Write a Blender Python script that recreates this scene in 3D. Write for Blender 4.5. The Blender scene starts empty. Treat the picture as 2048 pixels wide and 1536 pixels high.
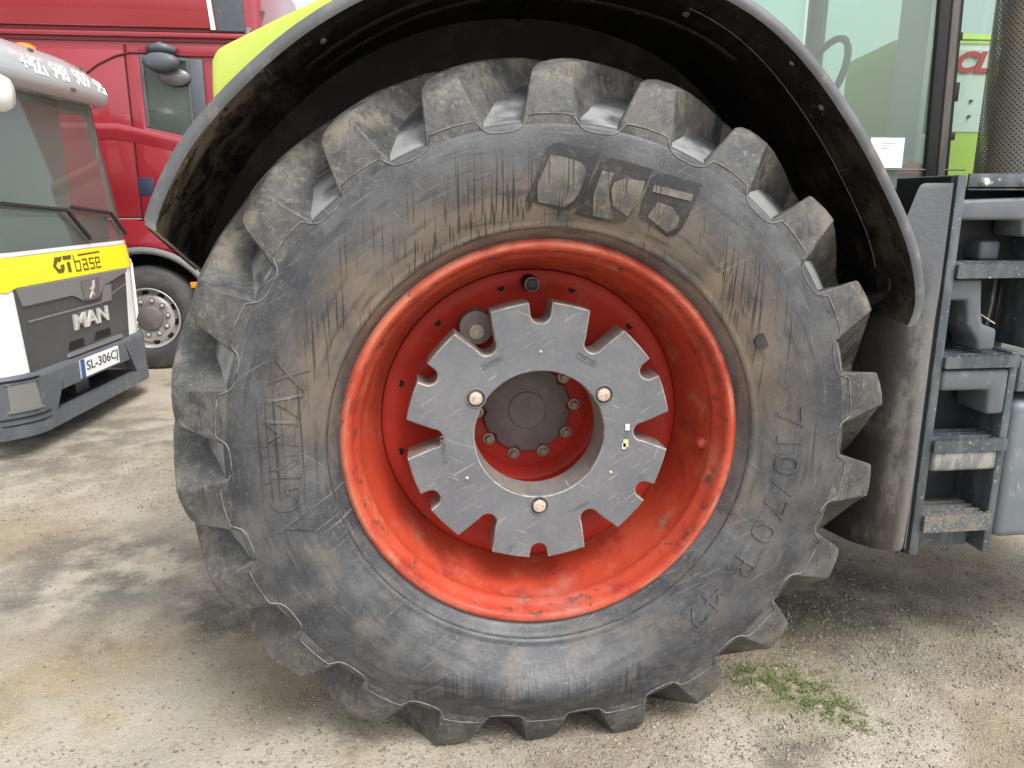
import bpy, bmesh, math, random
import numpy as np
from mathutils import Vector, Matrix, noise as mnoise
random.seed(7); rng = np.random.default_rng(7)
S = bpy.context.scene; COL = S.collection
R_ = math.radians

# ------------------------------------------------------------------ camera, world, sun, exposure
CAM = Vector((-0.334, -1.995, 1.6255)); YAW, PITCH = 0.1166, 0.2355
cd = bpy.data.cameras.new('Camera'); cam = bpy.data.objects.new('Camera', cd); COL.objects.link(cam)
F = Vector((math.sin(YAW)*math.cos(PITCH), math.cos(YAW)*math.cos(PITCH), -math.sin(PITCH)))
RT = Vector((math.cos(YAW), -math.sin(YAW), 0)); UP = RT.cross(F)
cam.matrix_world = Matrix(((RT.x, UP.x, -F.x, CAM.x), (RT.y, UP.y, -F.y, CAM.y), (RT.z, UP.z, -F.z, CAM.z), (0, 0, 0, 1)))
cd.sensor_width = 36; cd.lens = 1538/2048*36; cd.clip_end = 2000; cd.clip_start = 0.05
S.camera = cam
S.cycles.max_bounces = 7; S.cycles.diffuse_bounces = 3; S.cycles.glossy_bounces = 3; S.cycles.transparent_max_bounces = 12
SUN_EL, SUN_AZ = R_(56), R_(146)
w = bpy.data.worlds.new('World'); S.world = w; w.use_nodes = True
nt = w.node_tree; nt.nodes.clear()
sky = nt.nodes.new('ShaderNodeTexSky'); sky.sky_type = 'NISHITA'; sky.sun_disc = False
sky.sun_elevation = SUN_EL; sky.sun_rotation = SUN_AZ; sky.dust_density = 4; sky.air_density = 1.2
hs = nt.nodes.new('ShaderNodeHueSaturation'); hs.inputs['Saturation'].default_value = 0.22; hs.inputs['Value'].default_value = 1.0
bg = nt.nodes.new('ShaderNodeBackground'); bg.inputs['Strength'].default_value = 0.15
wo = nt.nodes.new('ShaderNodeOutputWorld')
nt.links.new(sky.outputs[0], hs.inputs['Color']); nt.links.new(hs.outputs[0], bg.inputs['Color']); nt.links.new(bg.outputs[0], wo.inputs[0])
sl = bpy.data.lights.new('Sun', 'SUN'); sl.energy = 1.3; sl.angle = R_(25); sl.color = (1, 0.97, 0.93)
so = bpy.data.objects.new('Sun', sl); COL.objects.link(so); so.location = (0, -5, 12)
sd = Vector((math.sin(SUN_AZ)*math.cos(SUN_EL), math.cos(SUN_AZ)*math.cos(SUN_EL), math.sin(SUN_EL)))
so.rotation_euler = (-sd).to_track_quat('-Z', 'Y').to_euler()
S.view_settings.view_transform = 'Standard'; S.view_settings.look = 'None'; S.view_settings.gamma = 1
S.view_settings.exposure = 0.75; S.view_settings.use_curve_mapping = False

# ------------------------------------------------------------------ pixel -> point (a pixel gives a ray, a plane gives the distance)
def ray(u, v): return F + RT*((u-1024)/1538) + UP*((768-v)/1538)
def on(u, v, ax, val):
    d = ray(u, v); return CAM + d*((val-CAM[ax])/d[ax])

# ------------------------------------------------------------------ materials
MATS = {}
def lin(c):
    return tuple(((x/255)/12.92 if x/255 <= .04045 else ((x/255+.055)/1.055)**2.4) for x in c)
def M(name, base, rough=.5, metal=0., spec=.5, layers=(), bump=(), rvar=None, coat=0., **kw):
    m = bpy.data.materials.new(name); m.use_nodes = True; MATS[name] = m
    t = m.node_tree; N = t.nodes; L = t.links; b = N['Principled BSDF']
    geo = N.new('ShaderNodeNewGeometry'); pos = geo.outputs['Position']
    def coords(scale):
        mp = N.new('ShaderNodeMapping'); mp.vector_type = 'POINT'; mp.inputs['Scale'].default_value = scale if hasattr(scale, '__len__') else (scale,)*3
        L.new(pos, mp.inputs['Vector']); return mp.outputs[0]
    def ramp(sock, lo, hi):
        r = N.new('ShaderNodeMapRange'); r.interpolation_type = 'SMOOTHSTEP'
        r.inputs['From Min'].default_value = lo; r.inputs['From Max'].default_value = hi; L.new(sock, r.inputs['Value']); return r.outputs[0]
    def mul(a, c):
        q = N.new('ShaderNodeMath'); q.operation = 'MULTIPLY'; L.new(a, q.inputs[0])
        if isinstance(c, (int, float)): q.inputs[1].default_value = c
        else: L.new(c, q.inputs[1])
        return q.outputs[0]
    def tex(d):
        k = d.get('kind', 'noise')
        if k == 'noise':
            n = N.new('ShaderNodeTexNoise'); n.inputs['Scale'].default_value = 1; n.inputs['Detail'].default_value = d.get('detail', 5)
            n.inputs['Roughness'].default_value = d.get('r', .6); n.inputs['Distortion'].default_value = d.get('dist', 0); L.new(coords(d['scale']), n.inputs['Vector']); return n.outputs[0]
        if k == 'voronoi':
            n = N.new('ShaderNodeTexVoronoi'); n.inputs['Scale'].default_value = 1; L.new(coords(d['scale']), n.inputs['Vector']); return n.outputs['Distance']
        if k == 'polar':      # runs round the axle, as rubbing marks on a wheel do
            sp = N.new('ShaderNodeSeparateXYZ'); L.new(pos, sp.inputs[0]); dz = N.new('ShaderNodeMath'); dz.operation = 'SUBTRACT'; L.new(sp.outputs[2], dz.inputs[0]); dz.inputs[1].default_value = .95
            at = N.new('ShaderNodeMath'); at.operation = 'ARCTAN2'; L.new(sp.outputs[0], at.inputs[0]); L.new(dz.outputs[0], at.inputs[1])
            cb = N.new('ShaderNodeCombineXYZ'); L.new(sp.outputs[0], cb.inputs[0]); L.new(dz.outputs[0], cb.inputs[1]); ln = N.new('ShaderNodeVectorMath'); ln.operation = 'LENGTH'; L.new(cb.outputs[0], ln.inputs[0])
            c2 = N.new('ShaderNodeCombineXYZ'); L.new(ln.outputs['Value'], c2.inputs[0]); L.new(at.outputs[0], c2.inputs[1])
            mp = N.new('ShaderNodeMapping'); mp.inputs['Scale'].default_value = d['scale']; L.new(c2.outputs[0], mp.inputs['Vector'])
            n = N.new('ShaderNodeTexNoise'); n.inputs['Scale'].default_value = 1; n.inputs['Detail'].default_value = d.get('detail', 4); L.new(mp.outputs[0], n.inputs['Vector']); return n.outputs[0]
        if k == 'scratch':
            n = N.new('ShaderNodeTexNoise'); n.inputs['Scale'].default_value = 1; n.inputs['Detail'].default_value = 1
            m0 = N.new('ShaderNodeMapping'); m0.inputs['Rotation'].default_value = d.get('rot', (0, 0, 0)); L.new(pos, m0.inputs['Vector'])
            mp = N.new('ShaderNodeMapping'); mp.inputs['Scale'].default_value = d['scale']
            L.new(m0.outputs[0], mp.inputs['Vector']); L.new(mp.outputs[0], n.inputs['Vector']); return n.outputs[0]
    col = None
    sep = None
    def sepxyz():
        nonlocal sep
        if sep is None:
            sep = N.new('ShaderNodeSeparateXYZ'); L.new(pos, sep.inputs[0])
        return sep
    for d in layers:
        f = ramp(tex(d), d['lo'], d['hi']) if 'scale' in d else None
        def add(s):
            nonlocal f
            f = s if f is None else mul(f, s)
        if 'm' in d: add(ramp(tex(d['m']), d['m']['lo'], d['m']['hi']))
        for ax, key in ((0, 'mx'), (1, 'my'), (2, 'mz')):
            if key in d:
                for lo, hi in d[key]: add(ramp(sepxyz().outputs[ax], lo, hi))
        if 'rad' in d:   # radius about the axle
            v = N.new('ShaderNodeVectorMath'); v.operation = 'SUBTRACT'; L.new(pos, v.inputs[0]); v.inputs[1].default_value = (0, 0, .95)
            v2 = N.new('ShaderNodeVectorMath'); v2.operation = 'MULTIPLY'; L.new(v.outputs[0], v2.inputs[0]); v2.inputs[1].default_value = (1, 0, 1)
            v3 = N.new('ShaderNodeVectorMath'); v3.operation = 'LENGTH'; L.new(v2.outputs[0], v3.inputs[0])
            for lo, hi in d['rad']: add(ramp(v3.outputs['Value'], lo, hi))
        for (cx, cy, cz, r0, r1) in d.get('spots', ())[:1]:
            v = N.new('ShaderNodeVectorMath'); v.operation = 'DISTANCE'; L.new(pos, v.inputs[0]); v.inputs[1].default_value = (cx, cy, cz)
            add(ramp(v.outputs['Value'], r1, r0))
        f = mul(f, d.get('amt', 1.))
        mx = N.new('ShaderNodeMix'); mx.data_type = 'RGBA'
        if col is None: mx.inputs['A'].default_value = (*base, 1)
        else: L.new(col, mx.inputs['A'])
        mx.inputs['B'].default_value = (*d['c'], 1); L.new(f, mx.inputs['Factor']); col = mx.outputs['Result']
    if col is None: b.inputs['Base Color'].default_value = (*base, 1)
    else: L.new(col, b.inputs['Base Color'])
    b.inputs['Roughness'].default_value = rough; b.inputs['Metallic'].default_value = metal
    b.inputs['Specular IOR Level'].default_value = spec; b.inputs['Coat Weight'].default_value = coat
    if rvar:
        r = N.new('ShaderNodeMapRange'); L.new(tex(rvar), r.inputs['Value']); r.inputs['From Min'].default_value = .3; r.inputs['From Max'].default_value = .7
        r.inputs['To Min'].default_value = rvar['lo']; r.inputs['To Max'].default_value = rvar['hi']; L.new(r.outputs[0], b.inputs['Roughness'])
        if 'smooth_rad' in kw:      # smooth moulded rubber outside this radius about the axle
            v = N.new('ShaderNodeVectorMath'); v.operation = 'SUBTRACT'; L.new(pos, v.inputs[0]); v.inputs[1].default_value = (0, 0, .95)
            v2 = N.new('ShaderNodeVectorMath'); v2.operation = 'MULTIPLY'; L.new(v.outputs[0], v2.inputs[0]); v2.inputs[1].default_value = (1, 0, 1)
            v3 = N.new('ShaderNodeVectorMath'); v3.operation = 'LENGTH'; L.new(v2.outputs[0], v3.inputs[0])
            k = ramp(v3.outputs['Value'], *kw['smooth_rad']); q = N.new('ShaderNodeMix'); L.new(k, q.inputs[0]); L.new(r.outputs[0], q.inputs[2]); q.inputs[3].default_value = .30
            L.new(q.outputs[0], b.inputs['Roughness'])
    prev = None
    for d in bump:
        bn = N.new('ShaderNodeBump'); bn.inputs['Strength'].default_value = d.get('s', .5); bn.inputs['Distance'].default_value = d.get('d', .005)
        L.new(tex(d), bn.inputs['Height'])
        if prev: L.new(prev, bn.inputs['Normal'])
        prev = bn.outputs[0]
    if prev: L.new(prev, b.inputs['Normal'])
    if 'emit' in kw: b.inputs['Emission Color'].default_value = (*kw['emit'], 1); b.inputs['Emission Strength'].default_value = kw.get('es', 1)
    return m
def glass(name, tint, refl_rough=.02, pale_film=0.0, ior=1.5):
    m = bpy.data.materials.new(name); m.use_nodes = True; MATS[name] = m
    t = m.node_tree; N = t.nodes; L = t.links; N.remove(N['Principled BSDF']); out = N['Material Output']
    tr = N.new('ShaderNodeBsdfTransparent'); tr.inputs[0].default_value = (*tint, 1)
    df = N.new('ShaderNodeBsdfDiffuse'); df.inputs[0].default_value = (.60, .69, .64, 1)     # pale film, bright reflection put into the pane's colour
    mx0 = N.new('ShaderNodeMixShader'); mx0.inputs[0].default_value = pale_film; L.new(tr.outputs[0], mx0.inputs[1]); L.new(df.outputs[0], mx0.inputs[2])
    gl = N.new('ShaderNodeBsdfGlossy'); gl.inputs['Roughness'].default_value = refl_rough
    fr = N.new('ShaderNodeFresnel'); ge = N.new('ShaderNodeNewGeometry'); io = N.new('ShaderNodeMix'); L.new(ge.outputs['Backfacing'], io.inputs[0])
    io.inputs[2].default_value = ior; io.inputs[3].default_value = 1/ior; L.new(io.outputs[0], fr.inputs[0])   # thin pane: same reflection from both sides
    mx = N.new('ShaderNodeMixShader'); L.new(fr.outputs[0], mx.inputs[0]); L.new(mx0.outputs[0], mx.inputs[1]); L.new(gl.outputs[0], mx.inputs[2])
    L.new(mx.outputs[0], out.inputs['Surface']); return m

DUST = (.30, .255, .20); MUD = (.19, .145, .10)
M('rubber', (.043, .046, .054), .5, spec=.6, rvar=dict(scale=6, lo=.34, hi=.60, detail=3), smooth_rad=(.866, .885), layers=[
    dict(c=(.125, .128, .132), scale=4.2, lo=.36, hi=.68, detail=8, r=.65, amt=.85),
    dict(c=(.022, .025, .033), scale=5, lo=.46, hi=.66, detail=7, r=.65, amt=.75),
    dict(c=(.27, .20, .142), scale=5, lo=.25, hi=.68, detail=8, r=.65, amt=.9, rad=((.57, .60), (.80, .63)), mz=((.85, 1.25),)),
    dict(c=(.20, .165, .122), scale=7, lo=.46, hi=.76, detail=8, r=.65, amt=.6, rad=((.57, .6), (.88, .68))),
    dict(kind='polar', c=(.026, .029, .036), scale=(45, 5, 1), lo=.50, hi=.74, detail=6, amt=.7),
    dict(kind='polar', c=(.19, .185, .175), scale=(110, 6, 1), lo=.58, hi=.72, detail=5, amt=.35),
    dict(c=(.17, .16, .145), scale=120, lo=.54, hi=.70, detail=3, amt=.4),
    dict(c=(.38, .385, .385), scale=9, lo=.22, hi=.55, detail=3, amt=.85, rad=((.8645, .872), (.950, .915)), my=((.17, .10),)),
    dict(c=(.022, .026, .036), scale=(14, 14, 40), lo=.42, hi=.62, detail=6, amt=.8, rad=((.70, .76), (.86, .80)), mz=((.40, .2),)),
    dict(c=(.018, .018, .02), scale=(150, 30, .7), lo=.60, hi=.625, detail=1, amt=.85, m=dict(scale=(5, 5, 3), lo=.42, hi=.52, detail=2), rad=((.58, .62), (.83, .74)), mz=((1.22, 1.34),)),
    dict(c=(.02, .02, .023), scale=(130, 30, .6), lo=.615, hi=.64, detail=1, amt=.75, m=dict(scale=(5, 5, 3), lo=.47, hi=.55, detail=2), rad=((.60, .64), (.86, .76)), mz=((.75, .95),)),
    dict(c=(.016, .017, .021), scale=(150, 30, 3), lo=.56, hi=.61, detail=2, amt=.75, m=dict(scale=(8, 8, 4), lo=.36, hi=.52, detail=2), mz=((.33, .24),), mx=((-.55, -.3), (.45, .25))),
    dict(kind='scratch', c=(.33, .32, .30), scale=(4, 4, 330), rot=(0, R_(30), 0), lo=.695, hi=.72, amt=.55, m=dict(scale=5, lo=.44, hi=.58, detail=2)),
    dict(kind='scratch', c=(.33, .32, .30), scale=(5, 5, 300), rot=(0, R_(-42), 0), lo=.705, hi=.73, amt=.5, m=dict(scale=4, lo=.48, hi=.6, detail=2)),
    ], bump=[dict(scale=90, s=.25, d=.003, detail=5), dict(kind='scratch', scale=(4, 4, 330), rot=(0, R_(30), 0), s=.10, d=.002)])
M('rubber_lug', (.048, .051, .056), .6, spec=.5, rvar=dict(scale=7, lo=.42, hi=.8, detail=3), layers=[
    dict(c=(.135, .132, .12), scale=7, lo=.36, hi=.64, detail=9, r=.75, amt=.8),
    dict(c=(.030, .033, .038), scale=12, lo=.54, hi=.66, detail=6, r=.7, amt=.7),
    dict(c=(.26, .23, .17), scale=55, lo=.52, hi=.68, detail=7, r=.75, amt=.55),
    dict(c=(.24, .215, .165), scale=9, lo=.46, hi=.64, detail=9, r=.75, amt=.7, rad=((.93, .99),)),
    dict(c=(.028, .028, .03), scale=(110, 60, 4), lo=.64, hi=.67, detail=2, amt=.5)],
  bump=[dict(scale=60, s=.45, d=.006, detail=8), dict(scale=260, s=.25, d=.002, detail=2)])
M('rubber_edge', (.31, .30, .275), .6, layers=[dict(c=(.10, .102, .105), scale=10, lo=.48, hi=.62, amt=.85, detail=6)])
M('rubber_line', (.20, .20, .195), .5, layers=[dict(c=(.08, .08, .08), scale=30, lo=.45, hi=.6, amt=.7)])
M('rubber_dark', (.035, .036, .04), .6, layers=[dict(c=(.20, .17, .13), scale=25, lo=.42, hi=.7, amt=.5, detail=8)], bump=[dict(scale=90, s=.2, d=.003)])
M('rubber_tile', (.026, .027, .030), .45, layers=[dict(c=(.11, .10, .08), scale=8, lo=.40, hi=.74, amt=.55, detail=8, r=.6), dict(c=(.24, .21, .16), scale=60, lo=.54, hi=.72, amt=.3, detail=4)], bump=[dict(scale=90, s=.25, d=.003)])
M('rubber_face', (.06, .063, .07), .5, layers=[dict(c=(.18, .165, .14), scale=7, lo=.36, hi=.60, amt=.85, detail=8, r=.7), dict(c=(.26, .22, .165), scale=40, lo=.5, hi=.66, amt=.5, detail=6), dict(c=(.02, .02, .022), scale=(150, 30, .8), lo=.62, hi=.64, detail=1, amt=.7)], bump=[dict(scale=90, s=.3, d=.003)])
M('rim_red', (.45, .055, .026), .46, spec=.4, rvar=dict(scale=8, lo=.36, hi=.6, detail=3), layers=[
    dict(c=(.52, .105, .055), scale=3, lo=.40, hi=.65, amt=.7, detail=6),
    dict(c=(.27, .026, .017), scale=8, lo=.50, hi=.66, amt=.75, detail=7, r=.7),
    dict(c=(.34, .22, .16), scale=12, lo=.54, hi=.70, amt=.5, detail=8, r=.7),
    dict(c=(.36, .31, .26), scale=(7, 7, 30), lo=.42, hi=.72, amt=.4, detail=6, mz=((.47, .44),), mx=((-.10, .02), (.20, .08))),
    dict(c=(.58, .22, .14), scale=5, lo=.38, hi=.62, amt=.7, detail=7, r=.7, rad=((.551, .556),)),
    dict(c=(.10, .045, .035), scale=30, lo=.56, hi=.66, amt=.8, detail=6, rad=((.515, .53), (.551, .545))),
    dict(c=(.10, .045, .035), scale=42, lo=.63, hi=.68, amt=.8, detail=5, rad=((.55, .56),)),
    dict(c=(.14, .05, .04), scale=(20, 20, 110), lo=.66, hi=.70, amt=.6, detail=4)],
  bump=[dict(scale=40, s=.15, d=.002, detail=6)])
M('disc_red', (.47, .032, .018), .5, spec=.35, layers=[
    dict(c=(.30, .020, .013), scale=6, lo=.4, hi=.7, amt=.6), dict(c=(.20, .12, .08), scale=16, lo=.57, hi=.74, amt=.6, detail=8)])
M('weight_grey', (.145, .15, .166), .5, spec=.4, rvar=dict(scale=9, lo=.4, hi=.62, detail=4), layers=[
    dict(c=(.195, .20, .212), scale=6, lo=.38, hi=.65, amt=.8, detail=8, r=.7),
    dict(c=(.105, .108, .118), scale=14, lo=.56, hi=.70, amt=.6, detail=7, r=.7),
    dict(c=(.25, .24, .22), scale=90, lo=.58, hi=.68, amt=.4, detail=3),
    dict(kind='scratch', c=(.50, .47, .41), scale=(9, 9, 420), rot=(0, R_(33), 0), lo=.715, hi=.735, amt=.8, m=dict(scale=8, lo=.48, hi=.56, detail=2)),
    dict(kind='scratch', c=(.50, .46, .38), scale=(8, 8, 380), rot=(0, R_(-24), 0), lo=.72, hi=.74, amt=.8, m=dict(scale=7, lo=.48, hi=.56, detail=2)),
    dict(kind='scratch', c=(.45, .43, .40), scale=(7, 7, 380), rot=(0, R_(70), 0), lo=.735, hi=.75, amt=.8, m=dict(scale=6, lo=.5, hi=.56, detail=2)),
    dict(c=(.26, .20, .145), scale=20, lo=.35, hi=.6, amt=.9, detail=8, my=((.158, .170),))],
  bump=[dict(scale=120, s=.15, d=.002, detail=4)])
M('hub_dark', (.15, .135, .13), .55, layers=[dict(c=(.21, .19, .18), scale=14, lo=.4, hi=.68, amt=.8, detail=8)], bump=[dict(scale=80, s=.15, d=.002)])
M('bolt_steel', (.42, .36, .31), .45, metal=.6, layers=[dict(c=(.25, .14, .08), scale=60, lo=.5, hi=.65, amt=.6)])
M('bolt_pale', (.62, .52, .44), .55, metal=.2, layers=[dict(c=(.4, .27, .18), scale=90, lo=.48, hi=.62, amt=.7)])
M('fender_black', (.016, .015, .015), .5, spec=.3, rvar=dict(scale=8, lo=.32, hi=.7), layers=[
    dict(c=(.05, .038, .028), scale=(4, 4, 4), lo=.42, hi=.72, amt=.6, detail=8),
    dict(c=MUD, scale=(9, 9, 9), lo=.45, hi=.62, amt=.8, detail=9, mx=((-.62, -.92),)),
    dict(c=(.33, .28, .2), scale=(14, 14, 14), lo=.36, hi=.56, amt=.9, detail=8, mx=((-.66, -.86),), my=((.34, .12),)),
    dict(c=(.24, .19, .13), scale=(30, 5, 12), lo=.48, hi=.60, amt=.7, detail=6, mx=((-.55, -.8),)),
    dict(c=(.008, .008, .009), scale=(30, 5, 12), lo=.56, hi=.62, amt=.8, detail=6),
    dict(c=(.09, .072, .052), scale=(10, 10, 10), lo=.42, hi=.66, amt=.8, detail=9, mx=((.72, .98),)),
    dict(c=(.25, .21, .16), scale=70, lo=.66, hi=.70, amt=.6, detail=2)],
  bump=[dict(scale=45, s=.3, d=.006, detail=8)])
M('fender_lip', (.105, .11, .12), .45, layers=[dict(c=(.165, .17, .18), scale=5, lo=.4, hi=.66, amt=.7), dict(c=(.26, .22, .17), scale=20, lo=.55, hi=.7, amt=.6, detail=8)], bump=[dict(scale=200, s=.1, d=.001)])
M('plastic_grey', (.115, .128, .144), .5, layers=[dict(c=(.165, .178, .193), scale=6, lo=.4, hi=.66, amt=.7), dict(c=(.30, .28, .24), scale=22, lo=.58, hi=.72, amt=.6, detail=8)], bump=[dict(scale=220, s=.12, d=.001)])
M('guard_muddy', (.13, .138, .15), .6, layers=[
    dict(c=(.17, .153, .125), scale=(8, 8, 3), lo=.34, hi=.58, amt=.9, detail=9, r=.7, mz=((1.36, 1.12),)),
    dict(c=(.24, .205, .155), scale=70, lo=.5, hi=.66, amt=.5, detail=5, mz=((1.36, 1.12),)),
    dict(c=(.36, .34, .30), scale=(70, 70, 4), lo=.56, hi=.64, amt=.75, detail=3, mz=((.85, .65),)),
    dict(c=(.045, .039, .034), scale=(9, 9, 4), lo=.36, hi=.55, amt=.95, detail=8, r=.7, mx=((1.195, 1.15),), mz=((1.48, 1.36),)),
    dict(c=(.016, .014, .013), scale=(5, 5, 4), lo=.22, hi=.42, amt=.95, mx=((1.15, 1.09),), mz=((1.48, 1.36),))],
  bump=[dict(scale=60, s=.4, d=.005, detail=8)])
M('steel_frame', (.07, .087, .10), .5, metal=.2, layers=[
    dict(c=(.135, .155, .17), scale=(18, 18, 6), lo=.42, hi=.64, amt=.8, detail=8),
    dict(c=(.42, .40, .35), scale=60, lo=.62, hi=.68, amt=.8, detail=6), dict(c=(.22, .10, .05), scale=26, lo=.63, hi=.7, amt=.7)], bump=[dict(scale=90, s=.2, d=.002)])
M('tread_muddy', (.10, .115, .125), .6, layers=[dict(c=(.30, .27, .215), scale=120, lo=.46, hi=.66, amt=.8, detail=6), dict(c=(.24, .19, .13), scale=20, lo=.45, hi=.62, amt=.6, detail=8)], bump=[dict(scale=140, s=.7, d=.006, detail=8)])
M('bolster_muddy', (.16, .17, .18), .6, layers=[dict(c=(.33, .32, .28), scale=(50, 50, 14), lo=.46, hi=.62, amt=.85, detail=8), dict(c=(.26, .24, .2), scale=130, lo=.5, hi=.65, amt=.5)], bump=[dict(scale=120, s=.3, d=.003)])
M('black', (.015, .016, .018), .5); M('plastic_black', (.035, .041, .048), .55, layers=[dict(c=(.07, .07, .07), scale=9, lo=.45, hi=.7, amt=.6, detail=7)]); M('black_gap', (.006, .006, .007), .8)
M('dark_body', (.028, .028, .03), .6, layers=[dict(c=(.10, .08, .06), scale=8, lo=.48, hi=.7, amt=.6, detail=8)])
M('tank', (.16, .185, .205), .45, layers=[dict(kind='scratch', c=(.5, .5, .47), scale=(250, 12, 12), rot=(0, R_(20), 0), lo=.66, hi=.69, amt=.8, m=dict(scale=6, lo=.48, hi=.6)), dict(c=(.25, .27, .28), scale=7, lo=.45, hi=.66, amt=.6)])
M('lime', (.50, .60, .085), .4, layers=[dict(c=(.56, .66, .15), scale=5, lo=.4, hi=.7, amt=.5)], coat=.2)
M('lime_dirty', (.22, .26, .05), .5, layers=[dict(c=(.10, .11, .05), scale=9, lo=.4, hi=.7, amt=.6)])
M('white_paint', (.80, .80, .79), .3, coat=.4, layers=[dict(c=(.66, .66, .64), scale=4, lo=.5, hi=.75, amt=.4)])
M('hood_white', (.72, .76, .74), .35); M('logo_red', (.62, .06, .07), .4)
M('sticker', (.85, .86, .86), .6); M('print_grey', (.45, .45, .45), .6)
M('frame_trim', (.10, .09, .085), .5, layers=[dict(c=(.17, .15, .14), scale=(30, 30, 4), lo=.4, hi=.65, amt=.7)])
M('yellow', (.88, .78, .015), .35, coat=.3); M('paint_yellow', (.62, .58, .30), .6); M('logo_olive', (.10, .095, .01), .4)
M('grille_grey', (.052, .055, .062), .4, layers=[dict(c=(.075, .075, .08), scale=4, lo=.4, hi=.7, amt=.6)]); M('grille_light', (.19, .195, .205), .35, metal=.1)
M('bumper_grey', (.088, .10, .118), .45, layers=[dict(c=(.125, .137, .155), scale=4, lo=.42, hi=.66, amt=.6), dict(c=(.30, .27, .22), scale=12, lo=.58, hi=.75, amt=.5, detail=8)])
M('chrome', (.75, .76, .78), .18, metal=1.); M('letter_silver', (.70, .69, .66), .35, metal=.4)
M('visor', (.42, .44, .45), .25, coat=.6); M('visor_dark', (.12, .115, .115), .25, coat=.5); M('white_letter', (.9, .9, .9), .4)
M('lamp_lens', (.20, .20, .185), .10, coat=.8); M('amber', (.85, .30, .03), .25, coat=.3, emit=(.9, .3, .03), es=.0)
M('interior', (.10, .12, .115), .7); M('interior_light', (.50, .54, .53), .8)
M('plate_white', (.82, .83, .84), .4); M('plate_blue', (.02, .07, .28), .4); M('plate_black', (.03, .03, .035), .5)
M('truck_red', (.29, .017, .028), .25, coat=.6, spec=.5, layers=[dict(c=(.33, .028, .04), scale=1.2, lo=.4, hi=.65, amt=.5)])
M('badge_blue', (.035, .045, .08), .3); M('seam', (.10, .008, .012), .6)
M('truck_rubber', (.055, .055, .057), .65, layers=[dict(c=(.13, .12, .11), scale=6, lo=.4, hi=.7, amt=.7)])
M('alloy', (.60, .59, .57), .4, metal=.5, layers=[dict(c=(.35, .31, .26), scale=12, lo=.5, hi=.72, amt=.7, detail=7)])
M('arch_grey', (.19, .20, .21), .5)
M('perf_shield', (.22, .215, .185), .45, metal=.5, layers=[dict(c=(.32, .26, .17), scale=(9, 9, 5), lo=.45, hi=.68, amt=.7), dict(c=(.25, .25, .32), scale=(7, 7, 4), lo=.5, hi=.7, amt=.6)])
glass('glass_green', (.70, .90, .79), .02, .20); glass('glass_screen', (.46, .63, .56), .02, .12, 1.9); glass('glass_dark', (.42, .52, .48), .02, .10, 1.6)
M('grass_blade', (.13, .165, .05), .6, layers=[dict(c=(.24, .245, .11), scale=40, lo=.45, hi=.6, amt=.8)])
M('stone', (.30, .27, .215), .8, layers=[dict(c=(.13, .125, .115), scale=30, lo=.48, hi=.62, detail=1, amt=.85), dict(c=(.46, .43, .37), scale=24, lo=.56, hi=.66, detail=1, amt=.9)])
def blotch(x, y, r0, r1, c, amt, sc=5, lo=.35, hi=.6): return dict(c=c, scale=sc, lo=lo, hi=hi, detail=7, amt=amt, spots=((x, y, 0, r0, r1),))
M('ground', (.362, .315, .240), .9, spec=.2, layers=[
    dict(c=(.465, .42, .345), scale=1.4, lo=.38, hi=.60, detail=8, r=.65, amt=.85),
    dict(c=(.285, .228, .15), scale=1.0, lo=.50, hi=.64, detail=7, amt=.75),
    dict(c=(.155, .143, .125), scale=2.0, lo=.54, hi=.68, detail=9, r=.7, amt=.7),
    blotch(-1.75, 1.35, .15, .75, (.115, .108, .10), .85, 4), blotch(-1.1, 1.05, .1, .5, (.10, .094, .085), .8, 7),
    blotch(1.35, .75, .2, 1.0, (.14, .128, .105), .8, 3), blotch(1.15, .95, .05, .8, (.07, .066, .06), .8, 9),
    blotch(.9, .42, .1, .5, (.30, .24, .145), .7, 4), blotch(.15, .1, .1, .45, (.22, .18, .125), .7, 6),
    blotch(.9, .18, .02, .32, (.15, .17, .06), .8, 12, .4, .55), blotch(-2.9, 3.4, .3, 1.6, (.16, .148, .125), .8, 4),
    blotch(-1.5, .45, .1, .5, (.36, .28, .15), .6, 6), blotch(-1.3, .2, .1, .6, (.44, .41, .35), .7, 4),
    dict(c=(.16, .15, .13), scale=110, lo=.56, hi=.70, detail=3, amt=.5),
    dict(c=(.52, .48, .41), scale=70, lo=.6, hi=.68, detail=3, amt=.5)],
  bump=[dict(scale=9, s=.5, d=.04, detail=8), dict(scale=120, s=.6, d=.01, detail=4), dict(kind='voronoi', scale=150, s=.4, d=.007)])

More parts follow.
